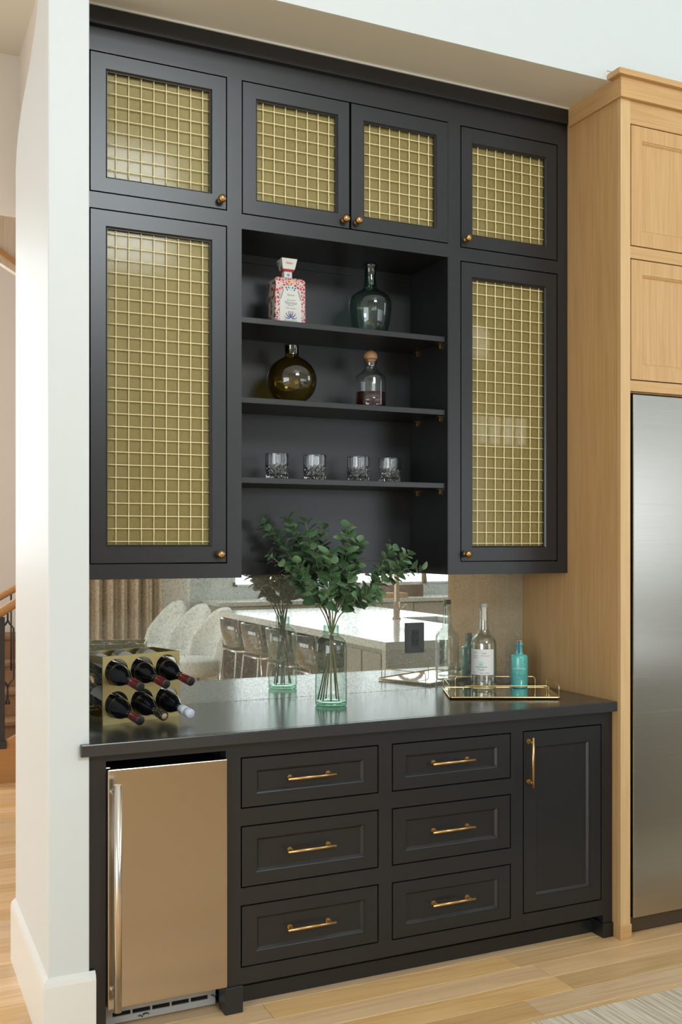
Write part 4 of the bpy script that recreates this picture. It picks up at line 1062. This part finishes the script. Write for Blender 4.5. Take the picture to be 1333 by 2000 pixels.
# decanter
dc = thing('decanter', 'clear glass decanter with wooden ball stopper, part filled, on the middle shelf', 'decanter', (1.780, 3.570, Z2+.0003))
bm = BM(); lathe(bm, [(0, .002), (.056, 0), (.0600, .004), (.0604, .02), (.0604, .118), (.058, .130), (.048, .140), (.034, .150), (.0255, .160), (.0225, .170), (.0225, .178), (.0255, .190), (.0290, .200), (.0270, .200), (.0215, .180), (.0205, .172)], 40, cap0=False, cap1=False)
obj('body', bm, GLASSC, dc, world=False)
bm = BM(); lathe(bm, [(0, .006), (.057, .006), (.0575, .068), (0, .069)], 40); p = obj('liquor', bm, SPIRIT, dc, world=False); p['label'] = 'dark reddish liquor'
bm = BM(); lathe(bm, [(0, .181)]+[(.0275*math.cos(a), .2085+.0275*math.sin(a)) for a in [-PI/2+PI*k/14 for k in range(1, 14)]]+[(0, .236)], 28); p = obj('ball_stopper', bm, BALLW, dc, world=False); p['label'] = 'turned wooden ball stopper'
# four cut tumblers
def tumbler_mesh():
    bm = BM(); seg = 48; R = .0440; H = .101
    outer = []
    zs = [0, .004, .012, .022, .032, .042, .052, .058, .064, .085, .099, H]
    for zi, z in enumerate(zs):
        ring = []
        for k in range(seg):
            a = 2*PI*k/seg; r = R
            if .004 <= z <= .052:
                r = R - (.0032 if (k//2+zi) % 2 else 0) - (.0012 if k % 2 else 0)
            if z == 0: r = R-.004
            if z > .058 and k % 3 == 0: r -= .0008
            if z == H: r = R-.0012
            ring.append(bm.verts.new((r*math.cos(a), r*math.sin(a), z)))
        outer.append(ring)
    inner = []
    for z, r in ((H-.0004, R-.0026), (.06, R-.0034), (.024, R-.006), (.017, R-.012)):
        inner.append([bm.verts.new((r*math.cos(2*PI*k/seg), r*math.sin(2*PI*k/seg), z)) for k in range(seg)])
    rings = outer + inner
    for A, B in zip(rings, rings[1:]):
        for k in range(seg): bm.faces.new([A[k], A[(k+1) % seg], B[(k+1) % seg], B[k]])
    bm.faces.new(list(reversed(rings[0]))); bm.faces.new(rings[-1]); return bm
t0 = obj('tumbler', tumbler_mesh(), CRYSTAL, None, loc=(1.385, 3.570, Z3+.0003))
G4 = 'cut crystal tumblers on the bottom shelf'
tag(t0, 'cut crystal tumbler at the left end of the row on the bottom shelf', 'glass', G4)
for x, l in ((1.540, 'cut crystal tumbler second from the left on the bottom shelf'), (1.726, 'cut crystal tumbler second from the right on the bottom shelf'), (1.863, 'cut crystal tumbler at the right end of the row, nearest the dark side wall')):
    c = t0.copy(); COL.objects.link(c); c.location = (x, 3.570, Z3+.0003); c['label'] = l

# ================================================================== KITCHEN SEEN IN THE MIRROR
IX0, IX1, IY0, IY1, IZ = 2.88, 4.45, -1.40, 1.91, .92
isl = thing('kitchen_island', 'large white-topped kitchen island reflected in the mirror', 'island', (3.66, .25, 0))
SKX0, SKX1, SKY0, SKY1 = 3.98, 4.33, .05, .80
board2 = BM()
zs_ = (IZ-.05, IZ)
for (a, b, c, d) in ((IX0, SKX0, IY0, IY1), (SKX1, IX1, IY0, IY1), (SKX0, SKX1, IY0, SKY0), (SKX0, SKX1, SKY1, IY1)): box(board2, a, b, c, d, *zs_)
bmesh.ops.remove_doubles(board2, verts=board2.verts, dist=1e-5)
obj('worktop', board2, QUARTZ, isl)
pbox('waterfall_panel', STONEG, isl, IX0, IX1, IY1-.05, IY1, 0, IZ-.05)
pbox('end_panel', WALNUT, isl, IX0+.02, IX1-.02, IY0+.03, IY0+.07, 0, IZ-.05)
pbox('body', WALNUT, isl, IX0+.32, IX1-.02, IY0+.07, 1.27, 0, IZ-.24, bevel=0)
pbox('body', WALNUT, isl, IX0+.32, IX1-.02, 1.27, IY1-.05, 0, IZ-.05, bevel=0)
pbox('drawer_unit', CABGREY, isl, IX0+.02, IX0+.32, 1.27, IY1-.05, .05, IZ-.05, bevel=0)
for (y0, y1, z0, z1) in ((1.29, 1.55, .62, .84), (1.29, 1.55, .10, .60), (1.57, 1.83, .10, .84)):
    pbox('drawer_front', CABGREY, isl, IX0+.005, IX0+.02, y0, y1, z0, z1, bevel=.002)
bm = BM()
box(bm, SKX0, SKX1, SKY0, SKY1, IZ-.22, IZ-.21); box(bm, SKX0-.004, SKX0, SKY0, SKY1, IZ-.22, IZ-.05); box(bm, SKX1, SKX1+.004, SKY0, SKY1, IZ-.22, IZ-.05); box(bm, SKX0, SKX1, SKY0-.004, SKY0, IZ-.22, IZ-.05); box(bm, SKX0, SKX1, SKY1, SKY1+.004, IZ-.22, IZ-.05)
obj('sink', bm, STEEL, isl)
fa = thing('faucet', 'bronze gooseneck faucet on the island reflected in the mirror', 'faucet', (3.87, .19, IZ))
bm = BM()
pts = [(0, 0, 0), (0, 0, .12), (0, 0, .40)]
for k in range(1, 9): a = PI*k/8; pts.append((.11-.11*math.cos(a), 0, .40+.11*math.sin(a)))
pts += [(.22, 0, .38), (.225, .0, .29)]
tube(bm, pts, [.026]*2+[.018]*(len(pts)-4)+[.019, .022], 14); obj('spout', bm, BRONZE, fa, world=False)
bm = BM(); lathe(bm, [(.034, 0), (.034, .012), (.026, .016), (.026, .14), (.018, .15)], 16); obj('base', bm, BRONZE, fa, world=False)
bm = BM(); tube(bm, [(0, 0, .085), (.06, 0, .085), (.075, 0, .12)], .012, 10); obj('lever', bm, BRONZE, fa, world=False)
fa.rotation_euler = (0, 0, .5)

def stool(x, y, label, first=None):
    t = thing('counter_stool', label, 'stool', (x, y, 0), 0, 'clear stools along the island')
    if first is None:
        bm = BM()
        def shell(th):
            g = []
            prof = [(.20, .66), (.16, .655), (-.14, .65), (-.19, .67), (-.215, .72), (-.235, .80), (-.245, .90)]
            for (px, pz) in prof:
                row = []
                for k in range(9):
                    s = -1+k/4; ww = .21-(max(0, pz-.70))*.12
                    row.append((px+.03*s*s+(.05*s*s if pz > .7 else 0), s*ww, pz+.035*s*s*(1 if pz < .7 else 0)+th))
                g.append(row)
            return g
        A = [[bm.verts.new(p) for p in r] for r in shell(0)]
        for r0, r1 in zip(A, A[1:]):
            for k in range(8): f = bm.faces.new([r0[k], r0[k+1], r1[k+1], r1[k]]); f.smooth = True
        s = obj('seat_shell', bm, ACRYL, t, world=False); m = s.modifiers.new('thick', 'SOLIDIFY'); m.thickness = .008
        bm = BM()
        tube(bm, [(.17, -.17, .64), (.17, .17, .64), (-.17, .17, .635), (-.17, -.17, .635), (.17, -.17, .64)], .009, 8); obj('seat_frame', bm, CHROME, t, world=False)
        for sx in (-1, 1):
            for sy in (-1, 1):
                bm = BM(); tube(bm, [(sx*.17, sy*.17, .64), (sx*.22, sy*.21, 0)], .009, 8); obj('leg', bm, CHROME, t, world=False)
        bm = BM(); tube(bm, [(.207, -.2, .20), (.207, .2, .20)], .008, 8); tube(bm, [(-.207, -.2, .20), (-.207, .2, .20)], .008, 8); obj('foot_rail', bm, CHROME, t, world=False)
    else:
        for ch in list(first.children_recursive if hasattr(first, 'children_recursive') else first.children):
            c = ch.copy(); COL.objects.link(c); c.parent = t
    return t
s0 = stool(2.90, -.66, 'clear acrylic stool farthest along the island in the mirror')
bpy.context.view_layer.update()
for y, l in ((-.10, 'clear acrylic stool second from the far end of the island in the mirror'), (.46, 'clear acrylic stool behind the reflected vase'), (.98, 'clear acrylic stool nearest the waterfall end of the island')): stool(2.89, y, l, s0)

def dining_chair(x, y, rz, label, first=None):
    t = thing('dining_chair', label, 'chair', (x, y, 0), rz, 'upholstered chairs reflected in the mirror')
    if first is None:
        bm = BM(); rows = []
        # barrel back wrapping round the seat, thick and rounded on top
        NA = 18
        for j, (zz, sc, thk) in enumerate(((.20, .92, .05), (.40, .98, .06), (.60, 1.0, .065), (.78, .97, .06), (.88, .92, .045), (.92, .88, .02))):
            ring = []
            for k in range(NA+1):
                a = math.radians(112 + 136*k/NA); e = abs(k/NA-.5)*2
                zz2 = zz if zz <= .40 else .40+(zz-.40)*(1-.55*e**2.2)
                ring.append(((.27*sc+thk)*math.cos(a) - .28*max(0, zz2-.42), (.28*sc+thk)*math.sin(a), zz2))
            rows.append(ring)
        inn = []
        for j, (zz, sc, thk) in enumerate(((.92, .88, -.01), (.86, .92, -.04), (.60, .96, -.05), (.40, .95, -.05))):
            ring = []
            for k in range(NA+1):
                a = math.radians(112 + 136*k/NA); e = abs(k/NA-.5)*2
                zz2 = zz if zz <= .40 else .40+(zz-.40)*(1-.55*e**2.2)
                ring.append(((.27*sc+thk)*math.cos(a) - .28*max(0, zz2-.42), (.28*sc+thk)*math.sin(a), zz2))
            inn.append(ring)
        V = [[bm.verts.new(p) for p in r] for r in rows+inn]
        for A, B in zip(V, V[1:]):
            for k in range(NA): f = bm.faces.new([A[k], A[k+1], B[k+1], B[k]]); f.smooth = True
        for k in (0, NA):
            bm.faces.new([r[k] for r in V])
        for k in range(NA): bm.faces.new([V[0][k], V[-1][k], V[-1][k+1], V[0][k+1]])
        obj('backrest', bm, BOUCLE, t, world=False)
        bm = BM(); lathe(bm, [(0, .30), (.25, .30), (.27, .34), (.27, .43), (.24, .46), (0, .47)], 24); obj('seat', bm, BOUCLE, t, world=False)
        for sx in (-1, 1):
            for sy in (-1, 1):
                bm = BM(); tube(bm, [(sx*.17, sy*.17, .31), (sx*.20, sy*.20, 0)], [.02, .012], 8); obj('leg', bm, WALNUT, t, world=False)
    else:
        for ch in list(first.children):
            c = ch.copy(); COL.objects.link(c); c.parent = t
    return t
c0 = dining_chair(2.66, -3.08, PI-.35, 'cream upholstered barrel chair nearest the curtain in the mirror')
bpy.context.view_layer.update()
dining_chair(2.72, -2.42, PI-.35, 'cream upholstered barrel chair between its two neighbours in the mirror', c0)
dining_chair(2.75, -1.77, PI-.35, 'cream upholstered barrel chair nearest the stools in the mirror', c0)

# curtain
bm = BM(); random.seed(5); n = 140; A = []; B = []
for k in range(n+1):
    x = 1.75+1.42*k/n; y = -4.50+.07*math.sin(k*.42)+.025*math.sin(k*1.1+1)
    A.append(bm.verts.new((x, y, .01))); B.append(bm.verts.new((x+.01*math.sin(k*.3), y*1.0, 4.3)))
for k in range(n): f = bm.faces.new([A[k], A[k+1], B[k+1], B[k]]); f.smooth = True
cu = obj('curtain', bm, DRAPE, None); m = cu.modifiers.new('thick', 'SOLIDIFY'); m.thickness = .003
tag(cu, 'taupe floor-length curtain reflected at the left of the mirror', 'curtain')
bm = BM(); tube(bm, [(1.6, -4.5, 4.32), (3.14, -4.5, 4.32)], .015, 8); tag(obj('curtain_rod', bm, IRON, None), 'dark curtain rod above the reflected taupe curtain', 'curtain rod')

# back counter under the windows
kc = thing('kitchen_counter_run', 'greige base cabinets with stone top under the windows, seen in the mirror', 'cabinet', (6, -2.9, 0))
pbox('worktop', STONEG, kc, 3.27, 9.4, -3.245, -2.60, .88, .92); pbox('carcass', CABGREY, kc, 3.29, 9.4, -3.245, -2.64, .1, .88, bevel=0)
for i in range(8): pbox('drawer', CABGREY, kc, 3.31+.76*i, 3.31+.76*i+.745, -2.64, -2.62, .70, .865, bevel=.002); pbox('door', CABGREY, kc, 3.31+.76*i, 3.31+.76*i+.745, -2.64, -2.62, .12, .69, bevel=.002)
bm = BM(); box(bm, 4.95, 5.55, -2.95, -2.70, .921, .975); tag(obj('cutting_board', bm, OAKST, None, bevel=.004), 'thick orange wood cutting board on the counter behind the faucet in the mirror', 'cutting board')
bm = BM(); box(bm, 5.45, 5.90, -3.2, -2.96, .921, 1.06); tag(obj('wooden_crate', bm, WALNUT, None, bevel=.004), 'brown wooden box behind the cutting board in the mirror', 'box')
